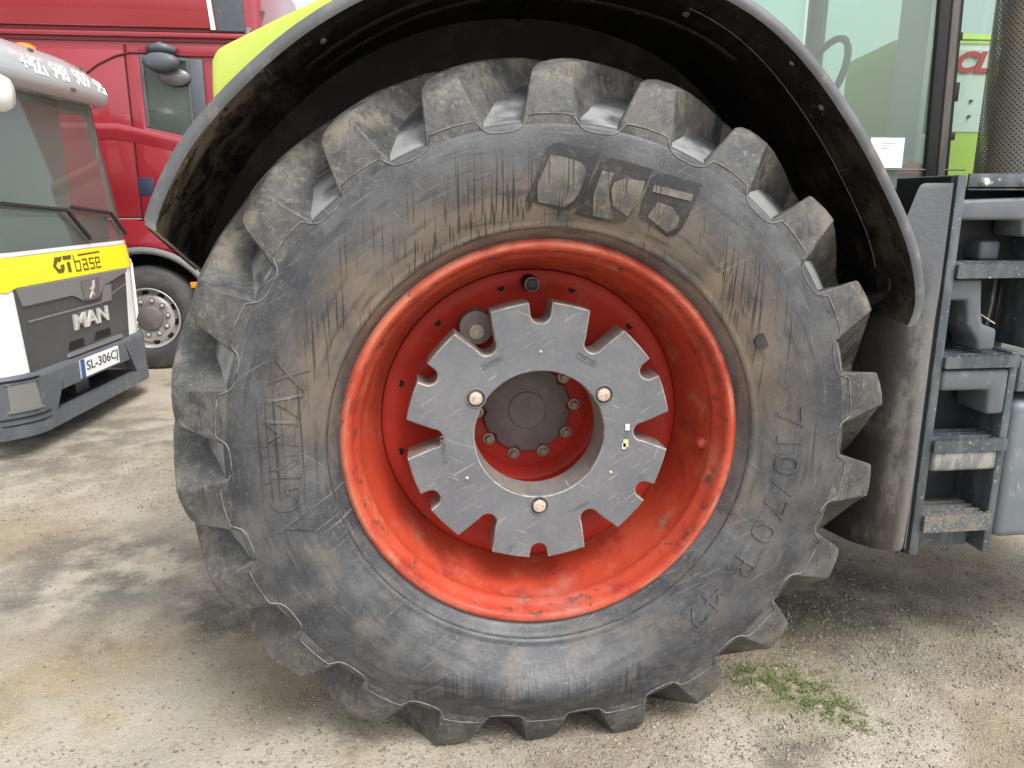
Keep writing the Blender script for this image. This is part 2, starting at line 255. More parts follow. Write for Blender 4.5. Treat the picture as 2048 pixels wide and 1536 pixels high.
# ------------------------------------------------------------------ mesh helpers
class MB:
    def __init__(s): s.v = []; s.f = []; s.smooth = False
    def add(s, vs, fs):
        o = len(s.v); s.v += [tuple(p) for p in vs]; s.f += [tuple(i+o for i in f) for f in fs]; return s
    def grid(s, rows, closed_u=False, closed_v=False, flip=False):
        n = len(rows); m = len(rows[0]); fs = []
        for i in range(n if closed_v else n-1):
            for j in range(m if closed_u else m-1):
                a, b, c, d = i*m+j, i*m+(j+1) % m, ((i+1) % n)*m+(j+1) % m, ((i+1) % n)*m+j
                fs.append((a, d, c, b) if flip else (a, b, c, d))
        return s.add([p for r in rows for p in r], fs)
    def box(s, x0, x1, y0, y1, z0, z1):
        return s.add([(x, y, z) for x in (x0, x1) for y in (y0, y1) for z in (z0, z1)], [(0, 1, 3, 2), (4, 6, 7, 5), (0, 4, 5, 1), (2, 3, 7, 6), (0, 2, 6, 4), (1, 5, 7, 3)])
    def prism(s, poly, fa, fb):   # poly of 2D points, two maps 2D -> 3D
        n = len(poly); return s.add([fa(p) for p in poly]+[fb(p) for p in poly], [tuple(range(n)), tuple(range(2*n-1, n-1, -1))]+[(i, n+i, n+(i+1) % n, (i+1) % n) for i in range(n)])
    def tube(s, pts, r, n=8, closed=False, cap=True):
        pts = [Vector(p) for p in pts]; rows = []; up = Vector((0, 0, 1))
        for i, p in enumerate(pts):
            a = pts[i-1] if (i or closed) else p; b = pts[(i+1) % len(pts)] if (i < len(pts)-1 or closed) else p
            t = (b-a).normalized(); u = t.cross(up if abs(t.dot(up)) < .95 else Vector((1, 0, 0))).normalized(); v2 = t.cross(u)
            rr = r[i] if hasattr(r, '__len__') else r
            rows.append([p+u*math.cos(k*2*math.pi/n)*rr+v2*math.sin(k*2*math.pi/n)*rr for k in range(n)])
        s.grid(rows, closed_u=True, closed_v=closed)
        if cap and not closed:
            o = len(s.v); s.f.append(tuple(range(o-n, o))); s.f.append(tuple(range(o-n*len(rows)+n-1, o-n*len(rows)-1, -1)))
        return s
    def lathe(s, prof, seg, cx=0., cz=.95, closed=False):   # profile (y, r) about a y axis
        rows = [[(cx+r*math.sin(2*math.pi*k/seg), y, cz+r*math.cos(2*math.pi*k/seg)) for k in range(seg)] for y, r in prof]
        return s.grid(rows, closed_u=True, closed_v=closed)
def obj(name, mb, mat, parent=None, smooth=False, bevel=0., seg=2, auto=None, label=None, fix=True, edge=None):
    me = bpy.data.meshes.new(name)
    if isinstance(mb, MB): me.from_pydata([tuple(p) for p in mb.v], [], mb.f)
    else: me = mb; me.name = name
    me.validate()
    bm = bmesh.new(); bm.from_mesh(me)
    if fix:
        bmesh.ops.remove_doubles(bm, verts=bm.verts, dist=1e-5)
        bmesh.ops.recalc_face_normals(bm, faces=bm.faces)
    if bevel:
        es = [e for e in bm.edges if len(e.link_faces) == 2 and e.calc_face_angle(0) > R_(30)]
        bv = bmesh.ops.bevel(bm, geom=es, offset=bevel, segments=seg, affect='EDGES', profile=.5, clamp_overlap=True)
        if edge:
            for f in bv['faces']: f.material_index = 1
    if smooth or auto is not None or bevel:
        a = R_(auto if auto is not None else (180 if smooth else 35))
        for f in bm.faces: f.smooth = True
        for e in bm.edges:
            if len(e.link_faces) == 2 and e.calc_face_angle(0) > a: e.smooth = False
    bm.to_mesh(me); bm.free()
    me.materials.clear(); me.materials.append(MATS[mat])
    if edge: me.materials.append(MATS[edge])
    o = bpy.data.objects.new(name, me); COL.objects.link(o)
    if parent:
        o.parent = parent
        if parent.type == 'EMPTY': o.location = -parent.location
    if label: o['label'] = label
    return o
def empty(name, loc, label, cat, group=None):
    o = bpy.data.objects.new(name, None); COL.objects.link(o); o.location = loc; o['label'] = label; o['category'] = cat
    if group: o['group'] = group
    return o
def text_mb(s, size=1., ext=.0, bold=0., shear=0.):
    cu = bpy.data.curves.new('t', 'FONT'); cu.body = s; cu.size = size; cu.extrude = max(ext, 1e-4); cu.offset = bold; cu.shear = shear; cu.resolution_u = 3
    cu.align_x = 'LEFT'
    o = bpy.data.objects.new('t', cu); COL.objects.link(o); dg = bpy.context.evaluated_depsgraph_get(); dg.update()
    me = bpy.data.meshes.new_from_object(o.evaluated_get(dg)); bpy.data.objects.remove(o); bpy.data.curves.remove(cu)
    mb = MB(); mb.v = [tuple(v.co) for v in me.vertices]; mb.f = [tuple(p.vertices) for p in me.polygons]; bpy.data.meshes.remove(me)
    xs = [v[0] for v in mb.v]; ys = [v[1] for v in mb.v]; x0, x1, y0, y1 = min(xs), max(xs), min(ys), max(ys)
    mb.v = [((v[0]-x0)/(x1-x0), (v[1]-y0)/(y1-y0), v[2]/max(ext, 1e-4)) for v in mb.v]   # unit box, depth -1..1
    return mb
def text_on(s, fn, bold=0., shear=0.):
    t = text_mb(s, 1., .05, bold, shear); t.v = [tuple(fn(x, y, d)) for x, y, d in t.v]; return t
def interp(x, xs, ys): return float(np.interp(x, xs, ys))
def smooth_profile(P, n):
    P = np.array(P, float); t = np.r_[0, np.cumsum(np.linalg.norm(np.diff(P, axis=0), axis=1))]
    out = []
    for k in np.linspace(0, t[-1], n):
        i = min(max(int(np.searchsorted(t, k))-1, 0), len(P)-2); u = (k-t[i])/(t[i+1]-t[i])
        p0, p1, p2, p3 = P[max(i-1, 0)], P[i], P[i+1], P[min(i+2, len(P)-1)]
        out.append(.5*((2*p1)+(p2-p0)*u+(2*p0-5*p1+4*p2-p3)*u*u+(-p0+3*p1-3*p2+p3)*u**3))
    return [tuple(q) for q in out]

# ------------------------------------------------------------------ ground
def gheight(x, y):
    h = .014*mnoise.noise((x*1.1, y*1.1, 3.))+.007*mnoise.noise((x*4.2, y*4.2, 9.))+.003*mnoise.noise((x*15, y*15, 1.))
    d = math.hypot(x*.9, (y-.36)*.8); k = min(1, max(0, (d-.25)/.5))
    return h*k-.006
ax = np.sinh(np.linspace(-5.2, 5.2, 361)); ax = ax/ax.max()*300
ay = ax+1.0
g = MB(); g.grid([[(x, y, gheight(x, y) if max(abs(x), abs(y)) < 25 else -.006) for x in ax] for y in ay])
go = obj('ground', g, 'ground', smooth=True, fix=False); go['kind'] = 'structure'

# ------------------------------------------------------------------ the tractor
T = empty('tractor', (1.0, 1.2, 0), 'lime green tractor with big red-rimmed rear wheel, black fender and boarding ladder', 'tractor')
AX = .95
def Rtop(y):
    q = abs(y-.36); return interp(q, [0, .12, .22, .29, .315], [1.062, 1.055, 1.036, 1.012, 1.0])
def Rflo(y):
    q = abs(y-.36); return interp(q, [0, .12, .2, .25, .29, .33, .345], [.995, .978, .945, .915, .890, .868, .855])
def dfm(p):
    x, y, z = p; dx, dz = x, z-AX; r = math.hypot(dx, dz)
    ph = math.atan2(dx, -dz)          # angle from the bottom
    if r > .6 and abs(ph) < 1.2:
        lim = .958/math.cos(ph); rt = Rtop(min(max(y, .04), .68))
        if lim < rt+.03:
            tgt = min(rt, lim) if lim < rt-.03 else rt-((rt+.03-lim)**2)/.12
            sc = (tgt-.68)/(rt-.68)
            if r > .68: r2 = .68+(r-.68)*sc; dx *= r2/r; dz *= r2/r; r = r2
    wgt = math.exp(-(ph/.42)**2); bl = math.exp(-((r-.74)/.075)**2)
    y += (-.050 if y < .36 else .050)*wgt*bl
    return (dx, y, AX+dz)
half = smooth_profile([(.10, .545), (.085, .575), (.055, .598), (.040, .615), (.018, .66), (.003, .72), (0, .765), (.001, .81), (.005, .842), (.0085, .857), (.0105, .8625), (.0160, .8665), (.050, .882), (.095, .906), (.15, .942), (.24, .98), (.36, .995)], 96)
# small moulded steps in the sidewall
half = [(y-(.004 if .603 < r < .617 and y < .08 else 0)-(.003 if .70 < r < .706 else 0), r) for y, r in half]
prof = half+[(.72-y, r) for y, r in half[-2::-1]]
tb = MB(); tb.lathe(prof, 360); tb.v = [dfm(p) for p in tb.v]
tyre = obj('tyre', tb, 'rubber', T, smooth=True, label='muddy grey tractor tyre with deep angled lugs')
def wheel_pt(r, deg, y):
    a = R_(deg); return (r*math.sin(a), y, AX+r*math.cos(a))
NL = 22; PIT = 360/NL
def face_y(r): return interp(r, [.848, .860, .87, .90, .95, 1.0, 1.02], [.0095, .0088, .0095, .0150, .0290, .047, .054])
def lug(theta0, mirror, seed):
    b = MB(); rows = []; rn = random.Random(seed)
    ys = [.047, .062, .09, .14, .21, .28, .35, .415, .43]
    jag = [rn.uniform(-.0025, .002) for _ in range(60)]
    levels = [0, .16, .36, .66, 1.]
    for i, yt in enumerate(ys):
        u = (yt-.047)/.383
        yb = yt-.012*(1-u)**2 if i else .009
        rt = Rtop(yt)-(.012 if i == 0 else 0)-(.01 if i == len(ys)-1 else 0)
        rb = (.848 if i == 0 else Rflo(yb)-.012)
        c = 0.4+32*(yt-.05)+88*(yt-.05)**2
        ht = 2.95-.7*u; hb = 5.3-1.2*u
        lean = -.35*(1-u)
        ring = []
        def P(t, side):
            r = rb+(rt-rb)*t; y = (yb+(yt-yb)*(t**1.1)) if i else face_y(r)
            hwid = ht+(hb-ht)*(1-t)**1.15
            if side == 1 and i < 3: r += .010*t*(1-i/3)
            if side == -1 and i < 3: r -= .012*t*(1-i/3)
            r += jag[(i*7+int(t*4)+(3 if side > 0 else 0)) % 60]*(t > .5)
            return r, c+lean+side*hwid, y
        for t in levels: ring.append(P(t, -1))
        a, bb = ring[-1], P(1., 1)
        for k in (1/3, 2/3): ring.append(tuple(a[q]+(bb[q]-a[q])*k+(.003 if q == 0 else 0) for q in range(3)))
        for t in reversed(levels): ring.append(P(t, 1))
        pts = []
        for r, dg, y in ring:
            if mirror: y = .72-y
            pts.append(dfm(wheel_pt(r, dg+theta0, y)))
        rows.append(pts)
    b.grid(rows)
    m = len(rows[0]); n = len(rows)
    for i0 in (0, n-1):       # end faces as strips between the two flanks
        for k in range(5):
            l0, l1 = i0*m+k, i0*m+k+1; r0, r1 = i0*m+m-1-k, i0*m+m-2-k
            if k < 4: b.f.append((l0, l1, r1, r0))
        b.f.append((i0*m+4, i0*m+5, i0*m+6, i0*m+7))
    return b
for k in range(NL):
    obj('lug', lug(k*PIT, False, k), 'rubber_lug', tyre, bevel=.0045, seg=1, auto=28, edge='rubber_edge')
for k in range(NL):
    obj('lug', lug((k+.5)*PIT, True, 100+k), 'rubber_lug', tyre, bevel=.0045, seg=1, auto=50)
# moulded line that runs round every lug foot
def side_y(r): return interp(r, [p[1] for p in half], [p[0] for p in half])
ln = []
for k in range(NL):
    c0 = k*PIT+.2
    for dg, r in ((-5.9, .851), (-5.0, .858), (-4.5, .869), (-3.9, .884), (-2.5, .886), (0, .887), (2.5, .886), (3.6, .884), (4.2, .869), (4.8, .858), (5.6, .851), (6.6, .848), (8.2, .847), (9.6, .848)):
        ln.append(dfm(wheel_pt(r, c0+dg, (face_y(r) if r > .864 else side_y(r))-.0005)))
obj('moulded_line', MB().tube(ln, .0019, 6, closed=True), 'rubber_line', tyre, smooth=True)
for r in (.603,):
    obj('moulded_ring', MB().tube([dfm(wheel_pt(r, k*2, side_y(r)-.0005)) for k in range(180)], .0022, 5, closed=True), 'rubber_dark' if r < .7 else 'rubber_line', tyre, smooth=True)
# brand tiles: outlines read from the sidewall, laid on it as thin raised rubber
def side_poly(zpts, off, th, mat, name):
    pl = []
    for zx, zy in zpts:
        q = on(1040+zx/5.39, 270+zy/5.39, 1, .0); pl.append((q.x, q.z))
    # densify so that the tile follows the curve of the sidewall
    P = []
    for i in range(len(pl)):
        a, b = pl[i], pl[(i+1) % len(pl)]; n = max(1, int(math.hypot(b[0]-a[0], b[1]-a[1])/.02))
        P += [(a[0]+(b[0]-a[0])*k/n, a[1]+(b[1]-a[1])*k/n) for k in range(n)]
    def yy(p): return side_y(math.hypot(p[0], p[1]-AX))
    bm = MB(); cx = sum(p[0] for p in P)/len(P); cz = sum(p[1] for p in P)/len(P); n = len(P)
    rows = [[(p[0], yy(p)+.004, p[1]) for p in P]]
    for k in (1., .75, .5, .25, .02):
        rows.append([((cx+(p[0]-cx)*k), yy((cx+(p[0]-cx)*k, cz+(p[1]-cz)*k))-off, (cz+(p[1]-cz)*k)) for p in P])
    bm.grid(rows, closed_u=True); bm.f.append(tuple(range(5*n, 6*n)))
    return obj(name, bm, mat, tyre, auto=40)
side_poly([(300, 125), (360, 92), (440, 85), (860, 200), (660, 740), (600, 790), (520, 812), (430, 812), (75, 700), (200, 380)], .0035, 0, 'rubber_tile', 'letter_tile')
side_poly([(320, 210), (480, 240), (640, 290), (700, 350), (705, 420), (640, 620), (580, 710), (480, 780), (200, 720), (175, 560)], .0065, 0, 'rubber_face', 'letter_face')
side_poly([(880, 290), (960, 250), (1040, 255), (1430, 370), (1240, 800), (1170, 930), (1050, 965), (850, 925), (610, 855), (780, 480)], .0035, 0, 'rubber_tile', 'letter_tile')
side_poly([(880, 380), (1010, 410), (955, 560), (965, 690), (1020, 920), (800, 870), (790, 640)], .0065, 0, 'rubber_face', 'letter_face')
side_poly([(1150, 455), (1240, 485), (1340, 500), (1290, 700), (1170, 880), (1010, 770), (980, 600), (1010, 515)], .0065, 0, 'rubber_face', 'letter_face')
side_poly([(1420, 460), (1500, 420), (1580, 420), (1970, 535), (1750, 1010), (1690, 1085), (1610, 1105), (1300, 880), (1320, 740)], .0035, 0, 'rubber_tile', 'letter_tile')
side_poly([(1440, 535), (1860, 640), (1835, 715), (1420, 610)], .0065, 0, 'rubber_face', 'letter_face')
side_poly([(1480, 720), (1640, 780), (1720, 900), (1690, 1000), (1600, 1060), (1380, 880)], .0065, 0, 'rubber_face', 'letter_face')
def side_text(s, d0, d1, r0, r1, mat='rubber_line', name='size_lettering', h=.0016):
    def fn(x, y, d):
        r = r0+(r1-r0)*y; p = wheel_pt(r, d0+(d1-d0)*x, side_y(r)-.0008-h*(d+1)); return dfm(p)
    obj(name, text_on(s, fn, bold=-.01), mat, tyre)
for s_, d0, d1 in (('7', 82, 86.5), ('1', 88.5, 90.5), ('0', 93, 98), ('/', 99.5, 103), ('7', 104.5, 109), ('0', 110.5, 115.5), ('R', 121, 126), ('4', 131, 136), ('2', 137.5, 142)): side_text(s_, d0, d1, .668, .738, 'rubber')
side_text('AGRIMAX', -108, -68, .672, .765, 'rubber', 'model_lettering')
dsk = MB(); dsk.lathe([(side_y(.67)-.0030, .0), (side_y(.67)-.0030, .022), (side_y(.67)+.006, .0225)], 20, 0, 0); c_ = wheel_pt(.67, 64, 0)
dsk.v = [(x+c_[0], y, z+c_[2]) for x, y, z in dsk.v]; obj('moulded_badge', dsk, 'rubber_tile', tyre, auto=20)

# rim, disc, hub
rp = smooth_profile([(.112, .582), (.088, .575), (.076, .566), (.072, .556), (.076, .546), (.088, .540), (.105, .535), (.122, .526), (.135, .520), (.15, .520), (.19, .512), (.25, .495), (.31, .478), (.345, .470), (.40, .468)], 60)
rim = obj('wheel_rim', MB().lathe(rp, 180), 'rim_red', T, smooth=True, label='faded red painted wheel rim')
dp = [(.40, .470), (.335, .468), (.33, .455), (.335, .42), (.35, .39), (.352, .30), (.36, .25), (.43, .240), (.435, .230), (.435, .212), (.448, .203), (.460, .200), (.460, .120), (.53, .118)]
disc = obj('wheel_disc', MB().lathe(dp, 120), 'disc_red', T, auto=40)
for k in range(12):
    a = 30*k+17; p = wheel_pt(.425, a, .336); h_ = MB(); h_.lathe([(.334, .0), (.3335, .011), (.345, .0112)], 14, p[0], p[2]); obj('drain_hole', h_, 'black_gap', disc)
for k in range(10):
    a = 36*k+15; p = wheel_pt(.162, a, 0)
    s_ = MB(); s_.lathe([(.438, .0), (.438, .010), (.441, .0125), (.460, .0125)], 6, p[0], p[2]); bt = obj('wheel_stud', s_, 'bolt_steel', disc, auto=30)
    wv = MB(); wv.lathe([(.453, .012), (.453, .020), (.462, .021)], 18, p[0], p[2]); obj('washer', wv, 'bolt_steel', disc, auto=40)
cp = []
for ring, (y, sc) in enumerate(((.475, 1.), (.450, .995), (.442, .97), (.436, .85), (.432, .60), (.430, .43), (.426, .41), (.425, .38), (.425, .1), (.425, .0))):
    row = []
    for k in range(200):
        a = 2*math.pi*k/200; r = .148*sc
        if ring < 4:
            dd = ((math.degrees(a)-15+18) % 36)-18; r -= .012*max(0, 1-(dd/7.)**2)*(1 if ring < 3 else .6)
        row.append((r*math.sin(a), y, AX+r*math.cos(a)))
    cp.append(row)
hub = obj('hub_cap', MB().grid(cp, closed_u=True), 'hub_dark', T, auto=35)
for dz in (.026, -.032):
    obj('cap_slot', MB().tube([(-.004, .4235, AX+dz-.012), (-.006, .4235, AX+dz), (-.004, .4235, AX+dz+.012), (.004, .4235, AX+dz+.012), (.006, .4235, AX+dz), (.004, .4235, AX+dz-.012)], .0012, 5, closed=True), 'rubber_line', hub)

# wheel weight plate with twelve notches
RW = .393; out = []
def pol(r, dg): return (r*math.sin(R_(dg)), r*math.cos(R_(dg)))
for k in range(12):
    c0 = 30*k
    wide = k % 2 == 1
    if wide: ctr, rad, opn = .312, .028, 8.6
    else: ctr, rad, opn = .372, .026, 4.3
    if k == 0: ctr, rad, opn = .362, .030, 5.0
    o1 = pol(RW, c0-opn); o2 = pol(RW, c0+opn); cc = pol(ctr, c0)
    pts = [o1]
    for q in range(13):
        a = R_(c0)+math.pi/2+math.pi*(q/12)*1.0   # lower half circle
        ang = -math.pi/2-R_(c0)
        t_ = math.pi*(q/12)
        # local frame: e_r radial, e_t tangential (clockwise)
        er = (math.sin(R_(c0)), math.cos(R_(c0))); et = (math.cos(R_(c0)), -math.sin(R_(c0)))
        lx = -math.cos(t_)*rad; ly = -math.sin(t_)*rad
        pts.append((cc[0]+et[0]*lx+er[0]*ly, cc[1]+et[1]*lx+er[1]*ly))
    pts.append(o2)
    out += pts
    nopn = 4.3 if (k+1) % 2 == 0 else 8.6
    if (k+1) % 12 == 0: nopn = 5.0
    span0, span1 = c0+opn, c0+30-nopn
    for q in range(1, 8):
        out.append(pol(RW-.0015*math.sin(q*math.pi/8), span0+(span1-span0)*q/8))
wb = MB(); n = len(out)
def inner(p, r):
    a = math.atan2(p[0], p[1]); return (r*math.sin(a), r*math.cos(a))
def shrink(P, d):
    res = []
    for i in range(len(P)):
        a, b, c = P[i-1], P[i], P[(i+1) % len(P)]
        t = (c[0]-a[0], c[1]-a[1]); L_ = math.hypot(*t) or 1; res.append((b[0]+t[1]/L_*d, b[1]-t[0]/L_*d))
    return res
# outline runs clockwise (x right, z up): inward normal is to the right of travel
ins = shrink(out, .004)
Y0, Y1 = .150, .255
rows = [[(p[0], Y1, AX+p[1]) for p in out], [(p[0], Y0+.004, AX+p[1]) for p in out], [(p[0], Y0, AX+p[1]) for p in ins]]
RH = .193
for fr in (.5,):
    rows.append([((p[0]+inner(p, RH)[0])*.5, Y0, AX+(p[1]+inner(p, RH)[1])*.5) for p in ins])
rows += [[(inner(p, RH+.003)[0], Y0, AX+inner(p, RH+.003)[1]) for p in ins], [(inner(p, RH)[0], Y0+.004, AX+inner(p, RH)[1]) for p in ins], [(inner(p, RH-.004)[0], Y1+.012, AX+inner(p, RH-.004)[1]) for p in ins]]
wb.grid(rows, closed_u=True)
wt = obj('wheel_weight', wb, 'weight_grey', T, auto=32, label='scratched grey cast iron weight plate with notched edge')
M('weight_edge', (.36, .35, .33), .5, layers=[dict(c=(.20, .19, .18), scale=20, lo=.44, hi=.58, amt=.85, detail=6), dict(c=(.40, .29, .2), scale=14, lo=.52, hi=.62, amt=.7, detail=6)])
wt.data.materials.append(MATS['weight_edge'])
for pf in wt.data.polygons:      # worn chamfers of the casting, with an edge highlight painted in
    yy_ = [wt.data.vertices[v].co.y for v in pf.vertices]
    if min(yy_) < Y0+.001 and .003 < max(yy_)-Y0 < .005: pf.material_index = 1
for a in (180, -58, 58):
    p = wheel_pt(.222, a, 0)
    obj('recess', MB().lathe([(Y0-.0015, .0265), (Y0-.003, .0285), (Y0-.0005, .031)], 28, p[0], p[2]), 'weight_grey', wt, smooth=True)
    obj('recess_floor', MB().lathe([(Y0-.0006, .0), (Y0-.0006, .028)], 28, p[0], p[2]), 'rubber_dark', wt)
    hb_ = MB(); hb_.lathe([(Y0-.001, .0205), (Y0-.004, .0205), (Y0-.004, .0195)], 6, p[0], p[2]); hb_.lathe([(Y0-.004, .0195), (Y0-.007, .018), (Y0-.0085, .012), (Y0-.0085, .0)], 16, p[0], p[2])
    obj('bolt', hb_, 'bolt_pale', wt, auto=30)
for a in (0, 120, -120):
    p = wheel_pt(.25, a, 0); obj('rivet', MB().lathe([(Y0-.003, .0), (Y0-.0028, .0045), (Y0, .0055)], 14, p[0], p[2]), 'bolt_pale', wt, smooth=True)
def plate_frame(cdeg, r, wdt, hgt, tilt, txt):
    c = wheel_pt(r, cdeg, 0); ca, sa = math.cos(R_(tilt)), math.sin(R_(tilt))
    def mp(lx, ly, y): return (c[0]+lx*ca-ly*sa, y, c[2]+lx*sa+ly*ca)
    pts = [mp(sx*wdt/2, sy*hgt/2, Y0-.0006) for sx, sy in ((-1, -1), (1, -1), (1, 1), (-1, 1))]
    if hgt > 0 and txt[0] != '!': obj('cast_frame', MB().tube(pts, .0016, 5, closed=True), 'weight_grey', wt)
    obj('cast_lettering', text_on(txt.strip('!'), lambda x, y, d: mp((x-.5)*wdt*.84, (y-.5)*hgt*.6, Y0-.0006-.0008*(d+1))), 'weight_grey', wt)
plate_frame(-32, .262, .062, .016, 28, '180150'); plate_frame(31, .262, .062, .016, -29, '170 kg')
plate_frame(-97, .285, .10, .026, -85, '!12/00116'); plate_frame(93, .262, .10, .026, 83, '!12 H8'); plate_frame(152, .262, .075, .016, 25, '!710502')
for i, (a, r, wd) in enumerate(((86.5, .264, .016), (97.5, .262, .02), (99.5, .258, .014))):
    c = wheel_pt(r, a, 0); obj('paint_mark', MB().box(c[0]-wd*.4, c[0]+wd*.4, Y0-.0026, Y0-.0021, c[2]-wd*.6, c[2]+wd*.6), ('sticker', 'paint_yellow', 'sticker')[i], wt)
# bracket and bolt seen through a notch, valve at the top
br = MB(); bp = wheel_pt(.352, -30, 0); br.lathe([(.262, .0), (.262, .05), (.33, .052)], 20, bp[0], bp[2]); obj('mounting_pad', br, 'hub_dark', wt, auto=40)
bb = MB(); bb.lathe([(.252, .0), (.252, .012), (.262, .0125)], 6, bp[0], bp[2]-.012); bb.lathe([(.258, .0), (.258, .022), (.263, .023)], 18, bp[0], bp[2]-.012); obj('bolt', bb, 'bolt_steel', wt, auto=30)
vp = wheel_pt(.432, -1.5, 0); vb = MB(); vb.lathe([(.245, .0), (.245, .013), (.249, .019), (.285, .021), (.29, .025), (.34, .025)], 20, vp[0], vp[2]); valve = obj('valve', vb, 'black', rim, auto=40)
obj('valve_ring', MB().lathe([(.2495, .0195), (.252, .0215), (.256, .0215), (.258, .0195)], 20, vp[0], vp[2]), 'letter_silver', valve, smooth=True)
vp = wheel_pt(.513, 96, 0); obj('rim_plug', MB().lathe([(.165, .0), (.165, .012), (.172, .019), (.20, .020)], 16, vp[0], vp[2]), 'rim_red', rim, smooth=True)

# ------------------------------------------------------------------ fender over the wheel
FA = [-58.5, -57, -49, -43, -36, -28, -14, 0, 13, 26, 41, 52, 62.6, 69.5, 72.5]; FR = [1.178, 1.19, 1.214, 1.222, 1.231, 1.245, 1.264, 1.274, 1.274, 1.264, 1.211, 1.182, 1.170, 1.146, 1.11]
fp = smooth_profile([(a/100, r) for a, r in zip(FA, FR)], 90)
def fpt(a, r, y): return wheel_pt(r, a*100-(max(0, -a-.45)/.135)**2*13*max(0, y-.02), y)   # the rear end hangs lower towards the inside
sec = [(.80, .012), (.40, .012), (.12, .010), (.05, .004), (.022, -.004), (.014, -.012), (.014, -.024), (.020, -.030), (.03, -.029), (.07, -.020), (.13, -.008), (.22, -.006), (.235, -.011), (.245, -.006), (.40, -.004), (.80, -.004)]
fb = MB(); fb.grid([[fpt(a, r+dr*(1 if abs(a) < .66 or dr > -.02 else .7), y) for y, dr in sec] for a, r in fp])
fender = obj('fender', fb, 'fender_black', T, smooth=True, label='black plastic fender with dried mud underneath')
lipsec = [(.0205, -.001), (.0125, -.011), (.0125, -.024), (.018, -.0315)]
obj('fender_lip', MB().grid([[fpt(a, r+dr, y-.0015) for y, dr in lipsec] for a, r in fp]), 'fender_lip', fender, smooth=True)
for a_, r_ in (fp[0],):   # turned-in end
    e = MB(); e.grid([[fpt(a_, r_-.004-dd, y) for y in (.03, .2, .45, .8)] for dd in (0, .012, .03)]); obj('fender_end', e, 'fender_black', fender)
iw = MB(); iw.grid([[fpt(a, r+.005, .80), fpt(a, r*.72, .80), fpt(a, .45, .80)] for a, r in fp]); obj('inner_panel', iw, 'dark_body', fender)
obj('fender_seam', MB().tube([fpt(a, r-.012, .235) for a, r in fp[52:84]], .0015, 5), 'rubber_line', fender)
sm = MB(); sm.tube([fpt(.006, 1.262, y) for y in (.03, .2, .4, .6, .79)], .006, 6); obj('fender_joint', sm, 'black_gap', fender)
for a_, y_ in ((-.43, .09), (-.36, .10), (-.5, .12), (-.2, .12), (.1, .15), (.33, .11), (.4, .13), (.2, .3), (-.28, .28)):
    r_ = interp(a_, [q[0] for q in fp], [q[1] for q in fp])-.010
    p = Vector(fpt(a_, r_, y_)); s_ = MB(); nrm = (Vector((0, y_, AX))-p).normalized(); s_.tube([p-nrm*.004, p+nrm*.003, p+nrm*.006], [.010, .010, .005], 8); obj('fender_screw', s_, 'bolt_steel', fender)
# raised stiffening ribs under the roof of the fender
for a0, a1, y_ in ((-.32, -.02, .45), (-.30, -.05, .62), (.03, .3, .5)):
    obj('stiffening_rib', MB().tube([fpt(a0+(a1-a0)*k/10, interp(a0+(a1-a0)*k/10, [q[0] for q in fp], [q[1] for q in fp])-.004, y_-.12*k/10) for k in range(11)], .012, 6), 'fender_black', fender, smooth=True)

# lime bodywork behind the fender
lp = [(-1.01, 1.80), (-1.012, 1.98), (-1.005, 2.075), (-.985, 2.11), (-.95, 2.128), (-.77, 2.215), (-.45, 2.36), (-.2, 2.42), (.3, 2.42), (.3, 1.80)]
lb = MB(); lb.prism(lp, lambda p: (p[0], .82, p[1]), lambda p: (p[0], 1.75, p[1])); obj('rear_cowl', lb, 'lime', T, bevel=.02, seg=3, auto=40, label='lime green rear body cowl')
obj('transmission_housing', MB().box(-.7, 2.3, 1.0, 1.6, .45, 1.35), 'dark_body', T, bevel=.06, seg=3)
obj('rear_axle', MB().tube([(0, .56, AX), (0, .9, AX), (0, 1.3, AX)], [.115, .15, .24], 24), 'dark_body', T, smooth=True)
obj('chassis_beam', MB().box(.95, 2.6, .72, .86, .62, 1.2), 'dark_body', T, bevel=.03)

# ------------------------------------------------------------------ cab
cab = MB(); cab.box(1.30, 1.62, .56, 1.86, 1.30, 1.62).box(.15, 1.2995, .83, 1.855, 1.30, 1.615); cabo = obj('cab', cab, 'lime_dirty', T, bevel=.03, label='cab with green tinted glass')
ct = lambda z: 1.36-(z-1.74)*.058
def gz(x): return max(1.66, AX+math.sqrt(max(0, 1.285**2-x*x)))
gl = MB(); gl.grid([[(x+(ct(z)-1.29)*(x > 1.28), .505-.03*(z-1.6), z) for x, z in [(x, gz(x)+(3.0-gz(x))*k) for x in (.35, .5, .65, .8, .9, 1.0, 1.08, 1.15, 1.22, 1.3)]] for k in (0, .1, .3, .6, 1.)]); obj('door_glass', gl, 'glass_green', cabo)
fg = MB(); fg.grid([[(x, 1.86, z) for x in (.35, .8, 1.2, 1.55)] for z in (1.66, 3.0)]); obj('side_glass', fg, 'glass_green', cabo)
ws = MB(); ws.grid([[(1.60, y, z) for y in (.60, 1.0, 1.4, 1.80)] for z in (1.62, 3.0)]); obj('windscreen', ws, 'glass_green', cabo)
def bar(pts, wx, wy, mat, name, par, bev=.006):
    b = MB()
    for (x0, y0, z0), (x1, y1, z1) in zip(pts, pts[1:]):
        b.add([(x+dx, y+dy, z) for (x, y, z) in ((x0, y0, z0), (x1, y1, z1)) for dx, dy in ((-wx, -wy), (wx, -wy), (wx, wy), (-wx, wy))], [(0, 1, 2, 3), (4, 7, 6, 5), (0, 4, 5, 1), (1, 5, 6, 2), (2, 6, 7, 3), (3, 7, 4, 0)])
    return obj(name, b, mat, par, bevel=bev, auto=40)
